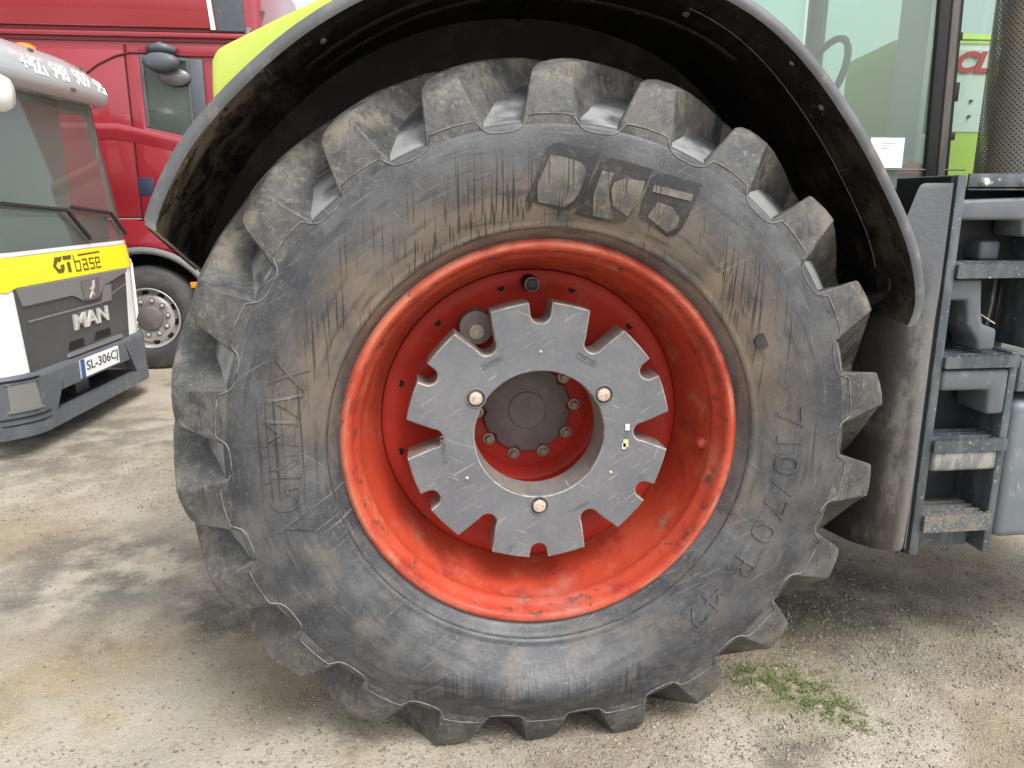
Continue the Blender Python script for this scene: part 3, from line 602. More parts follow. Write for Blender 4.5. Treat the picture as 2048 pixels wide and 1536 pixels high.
bar([(ct(1.60)+.004, .50, 1.60), (ct(3.0)+.004, .46, 3.0)], .020, .012, 'black', 'door_frame', cabo)
bar([(ct(1.60)+.040, .505, 1.60), (ct(3.0)+.040, .465, 3.0)], .014, .02, 'frame_trim', 'cab_pillar', cabo)
bar([(ct(1.60)+.066, .535, 1.60), (ct(3.0)+.066, .495, 3.0)], .013, .03, 'black', 'cab_pillar', cabo)
for z in (1.83, 1.97, 2.14): obj('hinge', MB().box(ct(z)+.072, ct(z)+.092, .50, .53, z-.012, z+.012) if z != 1.97 else MB().box(ct(z)+.07, ct(z)+.094, .50, .53, z-.03, z+.03), 'black', cabo, bevel=.003)
bar([(1.58, 1.82, 1.6), (1.60, 1.82, 3.0)], .035, .035, 'black', 'cab_pillar', cabo)
bar([(.33, .55, 2.26), (.30, .55, 3.0)], .04, .04, 'black', 'cab_pillar', cabo); bar([(.33, 1.82, 1.6), (.30, 1.82, 3.0)], .04, .04, 'black', 'cab_pillar', cabo)
obj('cab_roof', MB().box(.2, 1.75, .45, 1.92, 3.0, 3.18), 'white_paint', cabo, bevel=.05, seg=3)
obj('window_seal', MB().tube([(1.06, .492, 1.722), (1.25, .492, 1.7215), (1.49, .49, 1.722)], .0028, 6), 'frame_trim', cabo)
obj('sill_strip', MB().box(1.09, 1.34, .492, .51, 1.655, 1.662), 'black', cabo)
obj('door_panel', MB().box(1.215, 1.36, .515, .53, 1.36, 1.655), 'lime_dirty', cabo)
obj('latch', MB().box(1.30, 1.345, .48, .492, 1.664, 1.672), 'white_letter', cabo)
st = MB(); p0 = on(1742, 275, 1, .49); p1 = on(1803, 336, 1, .49); st.box(p0.x, p1.x, .489, .4905, p1.z, p0.z); stk = obj('sticker', st, 'sticker', cabo, label='white paper sticker on the cab glass')
for k in range(3): obj('print_line', MB().box(p0.x+.04, p0.x+.085-.01*k, .4880, .4885, p0.z-.018-.008*k, p0.z-.0165-.008*k), 'print_grey', stk)
obj('red_glass_reflection', MB().tube([(1.36, .60, 1.70), (1.385, .60, 1.70)], .055, 14), 'logo_red', cabo)  # red reflection at the cab glass, modelled as a solid disc
# inside the cab: seat, steering column and wheel, console
obj('seat', MB().box(.42, .82, .98, 1.45, 1.62, 1.80).box(.36, .50, 1.0, 1.43, 1.78, 2.45), 'interior', cabo, bevel=.05, seg=3)
obj('console', MB().box(.55, 1.0, .86, .97, 1.6, 1.84), 'interior_light', cabo, bevel=.03)
sw = MB(); sw.tube([(1.30+.07*math.sin(t_*math.pi/12), 1.2+.19*math.cos(t_*math.pi/12), 2.08+.18*math.sin(t_*math.pi/12)) for t_ in range(24)], .014, 6, closed=True); sw.tube([(1.52, 1.2, 1.65), (1.31, 1.2, 2.08)], .035, 8); obj('steering_wheel', sw, 'interior', cabo, smooth=True)
obj('dashboard', MB().box(1.42, 1.58, .75, 1.65, 1.6, 1.86), 'interior_light', cabo, bevel=.04)
bar([(1.40, .72, 1.6), (1.40, .70, 3.0)], .012, .09, 'interior_light', 'roof_post', cabo)

# hood with lettering, exhaust, boarding ladder
hd = MB(); HX = 1.62
hp = [(.87, 1.30), (.852, 1.74), (.848, 1.87), (.852, 2.165), (.865, 2.205), (.90, 2.232), (1.0, 2.25), (1.2, 2.26), (1.55, 2.23), (1.58, 1.30)]
hd.prism(hp, lambda p: (HX, p[0], p[1]), lambda p: (4.2, p[0], p[1])); hood = obj('hood', hd, 'lime', T, auto=30, label='lime green hood with white band and red lettering')
obj('hood_band', MB().grid([[(x, y, z) for y, z in ((.8455, 1.875), (.8435, 1.95), (.8445, 2.05), (.8475, 2.165), (.853, 2.186))] for x in (HX+.002, 4.1)]), 'hood_white', hood, fix=False)
tx = text_on('CLAAS', lambda x, y, d: (1.655+.36*x+0, .8405-.0008*d, 2.083+.077*y), bold=.045, shear=.3); obj('hood_lettering', tx, 'logo_red', hood)
obj('hood_crease', MB().box(HX+.003, 4.1, .842, .85, 2.196, 2.201), 'lime_dirty', hood)
for z in (1.93, 1.985): obj('hood_fastener', MB().lathe([(.838, .0), (.838, .006), (.846, .007)], 10, 1.735, z), 'bumper_grey', hood)
# perforated heat shield: holes are cut by the shield's own alpha
m = MATS['perf_shield']; N = m.node_tree.nodes; L = m.node_tree.links
uvn = N.new('ShaderNodeUVMap'); mp = N.new('ShaderNodeMapping'); L.new(uvn.outputs[0], mp.inputs[0]); mp.inputs['Rotation'].default_value = (0, 0, R_(45)); mp.inputs['Scale'].default_value = (1, 1, 1)
sx = N.new('ShaderNodeVectorMath'); sx.operation = 'FRACTION'; L.new(mp.outputs[0], sx.inputs[0])
sb = N.new('ShaderNodeVectorMath'); sb.operation = 'SUBTRACT'; L.new(sx.outputs[0], sb.inputs[0]); sb.inputs[1].default_value = (.5, .5, 0)
s2 = N.new('ShaderNodeVectorMath'); s2.operation = 'MULTIPLY'; L.new(sb.outputs[0], s2.inputs[0]); s2.inputs[1].default_value = (1, 1, 0)
sl_ = N.new('ShaderNodeVectorMath'); sl_.operation = 'LENGTH'; L.new(s2.outputs[0], sl_.inputs[0])
gt = N.new('ShaderNodeMath'); gt.operation = 'GREATER_THAN'; L.new(sl_.outputs['Value'], gt.inputs[0]); gt.inputs[1].default_value = .21
L.new(gt.outputs[0], N['Principled BSDF'].inputs['Alpha'])
EXC = (1.672, .47); ER = .135
me = bpy.data.meshes.new('heat_shield'); vs = []; fs = []; uv = []
for k in range(49):
    a = 2*math.pi*k/48
    for z in (1.70, 3.1): vs.append((EXC[0]+ER*math.cos(a), EXC[1]+ER*math.sin(a), z))
for k in range(48): fs.append((2*k, 2*k+2, 2*k+3, 2*k+1))
me.from_pydata(vs, [], fs); ul = me.uv_layers.new(); pc = .0115
for p_ in me.polygons:
    for li in p_.loop_indices:
        vi = me.loops[li].vertex_index; ul.data[li].uv = ((vi//2)/48*2*math.pi*ER/pc*1., (vs[vi][2])/pc)
    p_.use_smooth = True
ex = obj('exhaust_pipe', MB().tube([(EXC[0], EXC[1], 1.4), (EXC[0], EXC[1], 2.4), (EXC[0], EXC[1], 3.4)], .10, 24), 'dark_body', T, smooth=True)
me.materials.append(m); eo = bpy.data.objects.new('heat_shield', me); COL.objects.link(eo); eo.parent = ex; eo['label'] = 'perforated metal heat shield'

LY = .15
lad = obj('boarding_ladder', MB().box(1.222, 1.252, LY, LY+.30, .495, 1.695), 'steel_frame', T, bevel=.004, label='grey steel boarding ladder with serrated treads')
obj('ladder_rail', MB().box(1.482, 1.508, LY+.002, LY+.30, .49, 1.165), 'steel_frame', lad, bevel=.004)
obj('ladder_rail', MB().box(1.56, 1.586, LY+.002, LY+.30, 1.165, 1.70), 'steel_frame', lad, bevel=.004)
def tread(x0, x1, z, h, mat, dep=.148):
    b = MB(); n = int((x1-x0)/.012); top = []
    for i in range(n+1):
        x = x0+(x1-x0)*i/n; top += [(x, z+(.006 if i % 2 else 0))]
    poly = top+[(x1, z-h), (x0, z-h)]
    b.prism(poly, lambda p: (p[0], LY-.012, p[1]), lambda p: (p[0], LY+.004, p[1]))
    b.box(x0, x1, LY+.004, LY+dep, z-.02, z-.006)
    for k in range(3): b.box(x0+.01, x1-.01, LY+.03+k*.035, LY+.036+k*.035, z-.006, z+.004)
    return obj('ladder_tread', b, mat, lad)
tread(1.253, 1.58, 1.436, .040, 'steel_frame'); tread(1.253, 1.50, 1.154, .034, 'steel_frame'); tread(1.253, 1.502, .885, .036, 'steel_frame'); tread(1.253, 1.482, .632, .055, 'tread_muddy')
obj('ladder_back', MB().box(1.253, 1.58, LY+.172, LY+.19, .56, 1.66), 'plastic_black', lad)
obj('kick_plate', MB().box(1.253, 1.455, LY+.05, LY+.06, .50, .575), 'steel_frame', lad)
def bolster(poly, y0, y1, mat, name='step_bolster', bev=.012):
    b = MB(); b.prism(poly, lambda p: (p[0], y0, p[1]), lambda p: (p[0], y1, p[1])); return obj(name, b, mat, lad, bevel=bev, seg=3, auto=50)
bolster([(1.262, 1.565), (1.262, 1.625), (1.60, 1.635), (1.60, 1.515), (1.475, 1.515), (1.475, 1.565)], LY+.03, LY+.16, 'plastic_grey')
bolster([(1.40, 1.44), (1.40, 1.50), (1.47, 1.50), (1.47, 1.44)], LY+.10, LY+.2, 'plastic_grey')
bolster([(1.256, 1.325), (1.256, 1.392), (1.362, 1.392), (1.370, 1.325), (1.375, 1.29), (1.385, 1.25), (1.435, 1.235), (1.435, 1.165), (1.375, 1.165), (1.375, 1.195), (1.33, 1.25), (1.32, 1.325)], LY+.02, LY+.15, 'plastic_grey')
bolster([(1.258, 1.045), (1.258, 1.112), (1.482, 1.112), (1.482, .965), (1.422, .965), (1.42, 1.045)], LY+.0, LY+.15, 'plastic_grey')
bolster([(1.258, .782), (1.258, .850), (1.480, .850), (1.480, .782)], LY-.005, LY+.15, 'bolster_muddy')
obj('top_bracket', MB().box(1.28, 1.80, LY+.03, LY+.22, 1.652, 1.664).box(1.28, 1.80, LY+.03, LY+.04, 1.655, 1.70), 'steel_frame', lad, bevel=.002)
for x in (1.325, 1.46, 1.56): obj('bracket_bolt', MB().lathe([(LY+.012, .0), (LY+.012, .009), (LY+.016, .012), (LY+.03, .012)], 8, x, 1.676), 'letter_silver', lad, auto=30)
obj('cable', MB().tube([(1.49, LY+.13, 1.43), (1.48, LY+.12, 1.3), (1.475, LY+.13, 1.17)], .006, 6), 'rubber_line', lad, smooth=True)
obj('cable', MB().tube([(1.51, LY+.13, 1.43), (1.505, LY+.12, 1.3), (1.50, LY+.13, 1.17)], .006, 6), 'black', lad, smooth=True)
stw = obj('straw', MB().tube([(1.405, LY+.10, 1.285), (1.455, LY+.06, 1.245)], .0022, 5), 'bolt_pale'); stw['label'] = 'short piece of dry straw caught on the boarding ladder'; stw['category'] = 'straw'
# tall plastic guard between wheel and ladder
zs = [.515, .53, .56, .8, 1.05, 1.25, 1.36, 1.46, 1.56, 1.655, 1.668, 1.672]
lft = [.06, .045, .03, 0, 0, 0, .0, .01, .03, .06, .068, .08]
pl = [(1.205, .150), (1.19, .138), (1.155, .140), (1.105, .165), (1.065, .22), (1.03, .32), (.99, .50), (.97, .72)]
gm = MB(); rows = []
for z, l in zip(zs, lft):
    row = []
    for i, (x, y) in enumerate(pl):
        if z > 1.3: k = i/(len(pl)-1); xx = 1.203-(1.203-(1.055+l))*min(1, k*1.0); yy = .14+.03*k
        else: xx = x; yy = y
        if z < .57: yy += l*.2
        row.append((xx+(.0 if z < 1.6 else 0), yy, z))
    rows.append(row)
gm.grid(rows); gd = obj('wheel_guard', gm, 'guard_muddy', T, smooth=True, label='tall grey plastic guard caked with mud')
obj('guard_edge', MB().box(1.2035, 1.2065, .150, .30, .52, 1.665), 'plastic_grey', gd)
obj('gap_shade', MB().box(1.2068, 1.2215, .158, .42, .50, 1.69), 'black_gap', gd)  # black strip filling the open gap, standing in for its shade
tk = obj('fuel_tank', MB().box(1.525, 2.6, .16, .7, .53, 1.0), 'tank', T, bevel=.03, seg=3)
obj('tank_cover', MB().box(1.52, 2.6, .155, .7, 1.03, 1.14), 'plastic_grey', T, bevel=.02)
obj('underbody_plate', MB().box(1.2, 2.7, .45, 1.2, .47, .53), 'dark_body', T)

# ------------------------------------------------------------------ white lorry at the left
WO = Vector((-2.80, 3.98, 0)); wa = R_(4.9); wt_ = Vector((math.sin(wa), math.cos(wa), 0)); wn = Vector((math.cos(wa), -math.sin(wa), 0))
def wfront(s, z):
    q = max(0, abs(s)-.75); return .14*max(0, z-1.1)+q*q*2.4
def WP(s, d, z): return WO+wt_*s-wn*d+Vector((0, 0, z))
WT = empty('white_lorry', WP(0, 1.5, 0), 'white lorry cab with yellow band, grey grille and amber roof beacon', 'truck')
def patch(bot, top, off, th, mat, name, par, ns=18, nz=4, smooth=True):
    s0, s1 = bot[0][0], bot[-1][0]; t0, t1 = top[0][0], top[-1][0]; rows = []
    for j in range(nz+1):
        k = j/nz; row = []
        for i in range(ns+1):
            a = s0+(s1-s0)*i/ns; b = t0+(t1-t0)*i/ns
            za = interp(a, [p[0] for p in bot], [p[1] for p in bot]); zb = interp(b, [p[0] for p in top], [p[1] for p in top])
            s = a+(b-a)*k; z = za+(zb-za)*k; row.append((s, z))
        rows.append(row)
    b = MB(); m = ns+1
    fr = [[WP(s, wfront(s, z)-off, z) for s, z in r] for r in rows]; bk = [[WP(s, wfront(s, z)-off+th, z) for s, z in r] for r in rows]
    b.grid(fr)
    border = [(0, i) for i in range(m)]+[(j, m-1) for j in range(1, nz+1)]+[(nz, i) for i in range(m-2, -1, -1)]+[(j, 0) for j in range(nz-1, 0, -1)]
    b.grid([[fr[j][i] for j, i in border], [bk[j][i] for j, i in border]], closed_u=True)
    return obj(name, b, mat, par, auto=40)
body = MB(); ss = np.linspace(-1, 1, 25)
for zz in ([.50, .8, 1.1, 1.29], [2.34, 2.5]):
    body.grid([[WP(s, wfront(s, z)+.004, z) for s in ss] for z in zz])
for sg in (-1, 1):
    body.grid([[WP(sg, wfront(sg, z)+.004+dd, z) for z in (.50, .8, 1.1, 1.3)] for dd in (0, .5, 1.6)])
    body.grid([[WP(sg, wfront(sg, z)+.004+dd, z) for z in (1.3, 1.8, 2.5)] for dd in (.48, 1.6)])
    body.grid([[WP(sg, wfront(sg, z)+.004+dd, z) for z in (2.3, 2.5)] for dd in (0, .5, 1.6)])
    body.grid([[WP(s, wfront(s, z)+.003, z) for s in (sg*.90, sg*.95, sg*1.0)] for z in (1.29, 1.6, 2.0, 2.35)])
body.grid([[WP(s, .20+dd, 2.5+.10*(1-abs(s)**3)*min(1, dd*3)) for s in ss] for dd in (.02, .2, .6, 1.6)])
body.grid([[WP(s, 1.6, z) for s in (-1, 1)] for z in (.5, 2.52)])
wbdy = obj('cab_body', body, 'white_paint', WT, auto=40)
patch([(-.90, 1.295), (.90, 1.295)], [(-.90, 2.36), (.90, 2.36)], -.004, .012, 'glass_screen', 'windscreen', WT, 24, 6)
patch([(-.92, 1.275), (.92, 1.275)], [(-.92, 1.30), (.92, 1.30)], .004, .012, 'white_paint', 'screen_sill', WT)
for s0, s1 in ((.872, .905), (-.905, -.872)):
    patch([(s0, 1.29), (s1, 1.29)], [(s0, 2.36), (s1, 2.36)], .001, .012, 'visor_dark', 'screen_seal', WT, 2, 6)
patch([(.92, 1.28), (.985, 1.28)], [(.92, 2.36), (.985, 2.36)], .008, .015, 'white_paint', 'corner_pillar', WT, 4, 6)
patch([(-.99, 1.06), (-.9, 1.07), (-.83, 1.055), (-.80, 1.085), (.62, 1.085), (.985, 1.085)], [(-.99, 1.27), (.985, 1.265)], .005, .012, 'yellow', 'yellow_band', WT, 30, 3)
gr = patch([(-.775, .535), (.60, .53)], [(-.815, 1.075), (.665, 1.075)], .012, .02, 'grille_grey', 'grille', WT, 24, 5)
patch([(-.79, .965), (-.2, .965), (-.05, .905), (.17, .905), (.25, .985), (.66, 1.055)], [(-.815, 1.078), (.665, 1.078)], .026, .014, 'grille_light', 'grille_strip', WT, 28, 2)
patch([(-.06, .925), (.0, .905), (.12, .905), (.17, .94)], [(-.075, 1.055), (.185, 1.055)], .032, .01, 'visor_dark', 'emblem_shield', WT, 6, 1)
lionp = [(.02, .92), (.05, .965), (.03, .985), (.07, 1.0), (.08, 1.04), (.11, 1.045), (.10, .99), (.07, .97), (.09, .925), (.06, .945)]
lm = MB(); lm.prism(lionp, lambda p: WP(p[0], -.036, p[1]), lambda p: WP(p[0], -.032, p[1])); obj('emblem', lm, 'letter_silver', gr)
patch([(.22, .86), (.36, .86)], [(.26, .985), (.38, .985)], .022, .012, 'grille_light', 'grille_notch', WT, 3, 1)
patch([(-.75, .855), (.22, .855)], [(-.75, .868), (.22, .868)], .018, .012, 'grille_light', 'grille_line', WT, 6, 1)
patch([(.38, .90), (.64, .955)], [(.38, .908), (.64, .963)], .016, .01, 'grille_light', 'grille_line', WT, 6, 1)
obj('maker_lettering', text_on('MAN', lambda x, y, d: WP(-.225+.495*x, -.022-.008*d, .718+.112*y), bold=.02), 'letter_silver', gr)
for s0, s1, z0, z1 in ((-.33, -.11, .585, .645), (.045, .30, .595, .655)):
    patch([(s0, z0), (s1, z0)], [(s0+.03, z1), (s1, z1)], .014, .01, 'black_gap', 'grille_slot', WT, 3, 1)
patch([(-.36, .548), (.46, .548)], [(-.34, .572), (.44, .580)], .032, .02, 'grille_light', 'grille_ledge', WT, 8, 1)
def strokes(lines, wd, dep, nm, mat, par):
    for ln_ in lines:
        b = MB()
        for (s0, z0), (s1, z1) in zip(ln_, ln_[1:]):
            dx, dz = s1-s0, z1-z0; l = math.hypot(dx, dz); px, pz = -dz/l*wd/2, dx/l*wd/2; ex_, ez = dx/l*wd/2, dz/l*wd/2
            q = [(s0-ex_+px, z0-ez+pz), (s1+ex_+px, z1+ez+pz), (s1+ex_-px, z1+ez-pz), (s0-ex_-px, z0-ez-pz)]
            b.prism(q, lambda p: WP(p[0], wfront(p[0], p[1])-dep-.002, p[1]), lambda p: WP(p[0], wfront(p[0], p[1])-dep, p[1]))
        obj(nm, b, mat, par)
yb = wbdy
gz0, gz1 = 1.125, 1.235
gpoly = [(-.30, 1.13), (-.345, 1.18), (-.30, 1.238), (-.21, 1.238), (-.235, 1.205), (-.28, 1.205), (-.31, 1.18), (-.285, 1.155), (-.25, 1.16), (-.255, 1.18), (-.205, 1.185), (-.21, 1.155), (-.235, 1.13)]
b = MB(); b.prism(gpoly, lambda p: WP(p[0], wfront(p[0], p[1])-.0075, p[1]), lambda p: WP(p[0], wfront(p[0], p[1])-.0055, p[1])); obj('company_lettering', b, 'logo_olive', yb)
b = MB()
for pol_ in ([(-.20, 1.212), (-.20, 1.24), (-.085, 1.24), (-.10, 1.212)], [(-.17, 1.125), (-.165, 1.195), (-.125, 1.195), (-.13, 1.125)], [(.01, 1.238), (.33, 1.243), (.33, 1.232), (.0, 1.226)]):
    b.prism(pol_, lambda p: WP(p[0], wfront(p[0], p[1])-.0075, p[1]), lambda p: WP(p[0], wfront(p[0], p[1])-.0055, p[1]))
obj('company_lettering', b, 'logo_olive', yb)
x0 = -.06
def L_(dx, pts): return [(x0+dx+p[0], 1.125+p[1]) for p in pts]
strokes([L_(0, [(0, .108), (0, 0), (.06, 0), (.072, .065), (0, .065)]), L_(.105, [(.005, .072), (.06, .072), (.06, 0), (0, 0), (.003, .038), (.06, .038)]),
         L_(.20, [(.07, .072), (.01, .072), (.01, .038), (.06, .038), (.06, 0), (0, 0)]), L_(.295, [(0, .036), (.06, .036), (.06, .072), (.005, .072), (0, 0), (.06, 0)])], .011, .0055, 'company_lettering', 'logo_olive', yb)
# visor with phone number
vz = lambda s: 2.655-.16*max(0, (s-.35)/.65)**2-.16*max(0, (-s-.35)/.65)**2
vs_ = np.linspace(-1.03, 1.03, 29); vis = MB()
vrows = [[WP(s, wfront(s, z_)-of, z_) for s, z_ in [(s, 2.335+(vz(s)-2.335)*k) for s in vs_]] for k, of in ((0, .12), (.3, .16), (.65, .14), (.9, .07), (1., .0))]
vis.grid(vrows); vis.grid([vrows[0], [WP(s, wfront(s, 2.33)-.02, 2.345) for s in vs_]]); vo = obj('sun_visor', vis, 'visor', WT, smooth=True, label='pale smoked sun visor with a phone number')
def vtx(x, y, d):
    s = -.32+1.22*x; k = .34+.36*y; z = 2.335+(vz(s)-2.335)*k; of = interp(k, [0, .3, .65, .9, 1], [.12, .16, .14, .07, 0]); return WP(s, wfront(s, z)-of-.004-.002*d, z)
for w_, x0_, x1_ in (('+421', 0, .235), ('948', .30, .47), ('909', .545, .715), ('957', .79, .96)):
    obj('phone_number', text_on(w_, lambda x, y, d: vtx(x0_+(x1_-x0_)*x, y, d), bold=.012), 'white_letter', vo)
for s, k in ((-.05, .85), (.28, .2), (.62, .88)):
    z = 2.335+(vz(s)-2.335)*k; of = interp(k, [0, .3, .65, .9, 1], [.12, .16, .14, .07, 0]); c = WP(s, wfront(s, z)-of-.006, z); obj('visor_clip', MB().box(c.x-.006, c.x+.006, c.y-.03, c.y+.03, c.z-.012, c.z+.012), 'visor_dark', vo)
c = WP(.56, .50, 2.57); bc = MB(); bc.tube([c+Vector((0, 0, dz)) for dz in (0, .03, .04, .17, .19)], [.09, .09, .085, .085, .05], 20); obj('roof_beacon', bc, 'amber', WT, auto=40, label='amber roof beacon')
# bumper
patch([(-1.0, .135), (1.0, .135)], [(-1.0, .235), (1.0, .235)], .05, .06, 'bumper_grey', 'bumper_lip', WT, 24, 3)
patch([(-1.0, .235), (-.62, .235)], [(-1.0, .50), (-.45, .50)], .045, .06, 'bumper_grey', 'bumper', WT, 12, 4)
patch([(.60, .235), (1.0, .235)], [(.44, .50), (1.0, .50)], .045, .06, 'bumper_grey', 'bumper', WT, 12, 4)
patch([(-.52, .36), (.50, .36)], [(-.45, .50), (.44, .50)], .043, .06, 'bumper_grey', 'bumper', WT, 12, 3)
tb_ = MB(); tb_.grid([[WP(s, wfront(s, .5)-of, z) for s in np.linspace(-1, 1, 25)] for of, z in ((.0445, .495), (.040, .522), (.020, .535), (-.06, .538))]); obj('bumper_ledge', tb_, 'bumper_grey', WT, smooth=True)
ob = MB(); ob.grid([[WP(s, .26, z) for s in (-.7, .7)] for z in (.15, .45)]); ob.grid([[WP(s, d, .232) for s in (-.7, .7)] for d in (0, .26)]); obj('bumper_opening', ob, 'black', WT)
obj('tow_bracket', MB().add([WP(s, d, z) for s in (-.13, .06) for d in (.08, .24) for z in (.22, .37)], [(0, 1, 3, 2), (4, 6, 7, 5), (0, 4, 5, 1), (2, 3, 7, 6), (0, 2, 6, 4), (1, 5, 7, 3)]), 'grille_grey', WT)
ap = patch([(-.955, .325), (-.79, .325)], [(-.955, .485), (-.815, .485)], .052, .02, 'lamp_lens', 'fog_lamp', WT, 8, 3)
patch([(-.97, .305), (-.77, .305)], [(-.97, .325), (-.79, .325)], .058, .02, 'grille_light', 'lamp_trim', WT, 8, 1)
patch([(-.97, .487), (-.79, .487)], [(-.97, .497), (-.79, .497)], .056, .02, 'bumper_grey', 'lamp_trim', WT, 8, 1)
pt_ = patch([(-.275, .378), (.30, .378)], [(-.275, .508), (.30, .508)], .056, .012, 'plate_white', 'number_plate', WT, 4, 1)
patch([(-.275, .378), (-.225, .378)], [(-.275, .508), (-.225, .508)], .058, .01, 'plate_blue', 'plate_strip', WT, 2, 1)
obj('plate_lettering', text_on('SL-306CJ', lambda x, y, d: WP(-.20+.48*x, -.0572-.001*d, .398+.09*y), bold=.005), 'plate_black', pt_)
for z0, z1 in ((.262, .272), (.222, .230)):
    patch([(-1.0, z0), (-.70, z0-.005)], [(-1.0, z1), (-.70, z1-.002)], .052, .01, 'black', 'bumper_groove', WT, 8, 1)
patch([(-.99, .505), (-.775, .505)], [(-.99, .515), (-.775, .515)], .050, .01, 'black_gap', 'panel_gap', WT, 6, 1)
d_ = ray(2, 188); tt = ((WO+wn*.30-CAM).dot(wn))/d_.dot(wn); mc = CAM+d_*tt
mm = MB(); mm.lathe([(-.09, .0), (-.08, .05), (-.04, .085), (.03, .09), (.07, .07), (.08, .0)], 20, 0, 0); mm.v = [(mc.x+y, mc.y+x*.9-.05, mc.z+z*1.1) for x, y, z in mm.v]; obj('front_mirror', mm, 'white_paint', WT, smooth=True)
# wipers, dashboard, seats, frame loop at the corner, chassis and wheels
for pts in ([(-.75, 1.60), (-.02, 1.55), (.20, 1.34)], [(.06, 1.57), (.62, 1.52), (.80, 1.35)]):
    obj('wiper', MB().tube([WP(s, wfront(s, z)-.03, z) for s, z in pts], .016, 6), 'black', WT)
obj('dashboard', MB().add([WP(s, d, z) for s in (-.85, .85) for d in (.16, .7) for z in (1.2, 1.50)], [(0, 1, 3, 2), (4, 6, 7, 5), (0, 4, 5, 1), (2, 3, 7, 6), (0, 2, 6, 4), (1, 5, 7, 3)]), 'interior', WT, bevel=.03)
for s in (-.55, .5): obj('seat', MB().add([WP(s+a, d, z) for a in (-.25, .25) for d in (1.15, 1.35) for z in (1.2, 2.05)], [(0, 1, 3, 2), (4, 6, 7, 5), (0, 4, 5, 1), (2, 3, 7, 6), (0, 2, 6, 4), (1, 5, 7, 3)]), 'interior', WT, bevel=.05)
lp_ = [(.94, 1.12), (1.0, 1.13), (1.045, 1.09), (1.05, .9), (1.045, .66), (1.0, .59), (.95, .585)]
obj('corner_handle', MB().tube([WP(s, wfront(min(s, .98), 1.0)-.015, z) for s, z in lp_], .018, 8), 'white_paint', WT, smooth=True)
obj('cab_lining', MB().grid([[WP(s, 1.56, z) for s in (-.97, .97)] for z in (1.25, 2.45)]).grid([[WP(.975, d, z) for d in (.52, 1.56)] for z in (1.25, 2.45)]), 'interior_light', WT)
obj('chassis', MB().add([WP(s, d, z) for s in (-.8, .8) for d in (.35, 5.0) for z in (.45, .75)], [(0, 1, 3, 2), (4, 6, 7, 5), (0, 4, 5, 1), (2, 3, 7, 6), (0, 2, 6, 4), (1, 5, 7, 3)]), 'dark_body', WT)
def lorry_wheel(parent, c, axis, r=.5, detail=False, side=-1):
    a = axis.normalized(); e1 = Vector((0, 0, 1)); e2 = a.cross(e1)
    def lat(prof, seg):
        b = MB(); b.grid([[c+a*y+(e2*math.sin(2*math.pi*k/seg)+e1*math.cos(2*math.pi*k/seg))*q for k in range(seg)] for y, q in prof], closed_u=True); return b
    ty = obj('wheel', lat([(.20, r*.56), (.03, r*.56), (.005, r*.60), (-.0, r*.75), (.012, r*.9), (.04, r*.975), (.07, r), (.23, r), (.26, r*.96), (.28, r*.6)], 64), 'truck_rubber', parent, smooth=True)
    rm = obj('rim', lat([(.03, r*.58), (.008, r*.585), (.004, r*.57), (.018, r*.545), (.06, r*.53), (.10, r*.52), (.085, r*.48), (.055, r*.43), (.05, r*.36), (.05, r*.26), (.06, r*.24)], 64), 'alloy', ty, smooth=True)
    obj('hub', lat([(.06, r*.245), (.03, r*.235), (.02, r*.20), (.018, 0)], 40), 'hub_dark', ty, auto=40)
    if detail:
        for k in range(10):
            t_ = 2*math.pi*(k+.3)/10; q = c+(e2*math.sin(t_)+e1*math.cos(t_))*r*.335
            b = MB(); b.tube([q+a*.052, q+a*.03, q+a*.025], [.018, .018, .008], 8); obj('wheel_nut', b, 'alloy', ty)
            b = MB(); b.tube([q+a*.05, q+a*.046], [.029, .029], 14); obj('nut_seat', b, 'hub_dark', ty)
            t_ = 2*math.pi*(k+.8)/10; q = c+(e2*math.sin(t_)+e1*math.cos(t_))*r*.47
            b = MB(); b.tube([q+a*.085, q+a*.066], [.030, .030], 14); obj('vent_hole', b, 'black_gap', ty)
    return ty
for sg in (-1, 1): lorry_wheel(WT, WP(sg*.98, 1.15, .47), -wt_*sg, .47)
for sg in (-1, 1): lorry_wheel(WT, WP(sg*.98, 4.2, .47), -wt_*sg, .47)

# ------------------------------------------------------------------ red lorry behind
RY = 5.75
RTK = empty('red_lorry', (-3.2, 7.0, 0), 'glossy red lorry cab parked behind the white lorry and the tractor', 'truck')
WX, WZ, WR = -2.965, .505, .505
# cab side panel with wheel arch cut-out and window opening (x, z outline strips)
def rpanel(poly, y0, y1, mat, name, par=RTK, bevel=0., **k):
    b = MB(); b.prism(poly, lambda p: (p[0], y0, p[1]), lambda p: (p[0], y1, p[1])); return obj(name, b, mat, par, bevel=bevel, **k)
arch = [(WX+.68*math.cos(t), WZ+.68*math.sin(t)) for t in np.linspace(math.pi, 0.28, 22)]
XL, XR = -4.55, -1.72
obj('cab_shell', MB().box(XL, XR, RY+.03, RY+2.45, 1.45, 3.9), 'truck_red', RTK, bevel=.08, seg=3, auto=35)
rpanel([(XL, 1.0), (XL, 1.44), (-3.0, 1.44), (-2.5, 1.36), (-2.22, 1.27), (XR, 1.05), (XR, .69)]+[p for p in arch[::-1]], RY-.02, RY+.35, 'truck_red', 'lower_side', bevel=.015)
rows = [[(WX+q*math.cos(t), y, WZ+q*math.sin(t)) for t in np.linspace(math.pi, .28, 30)] for q, y in ((.685, RY-.025), (.655, RY-.045), (.625, RY-.04), (.615, RY+.02), (.625, RY+.5))]
obj('wheel_arch', MB().grid(rows), 'arch_grey', RTK, smooth=True)
obj('arch_liner', MB().box(WX-.9, XR+.02, RY+.33, RY+.36, .6, 1.3), 'black_gap', RTK)
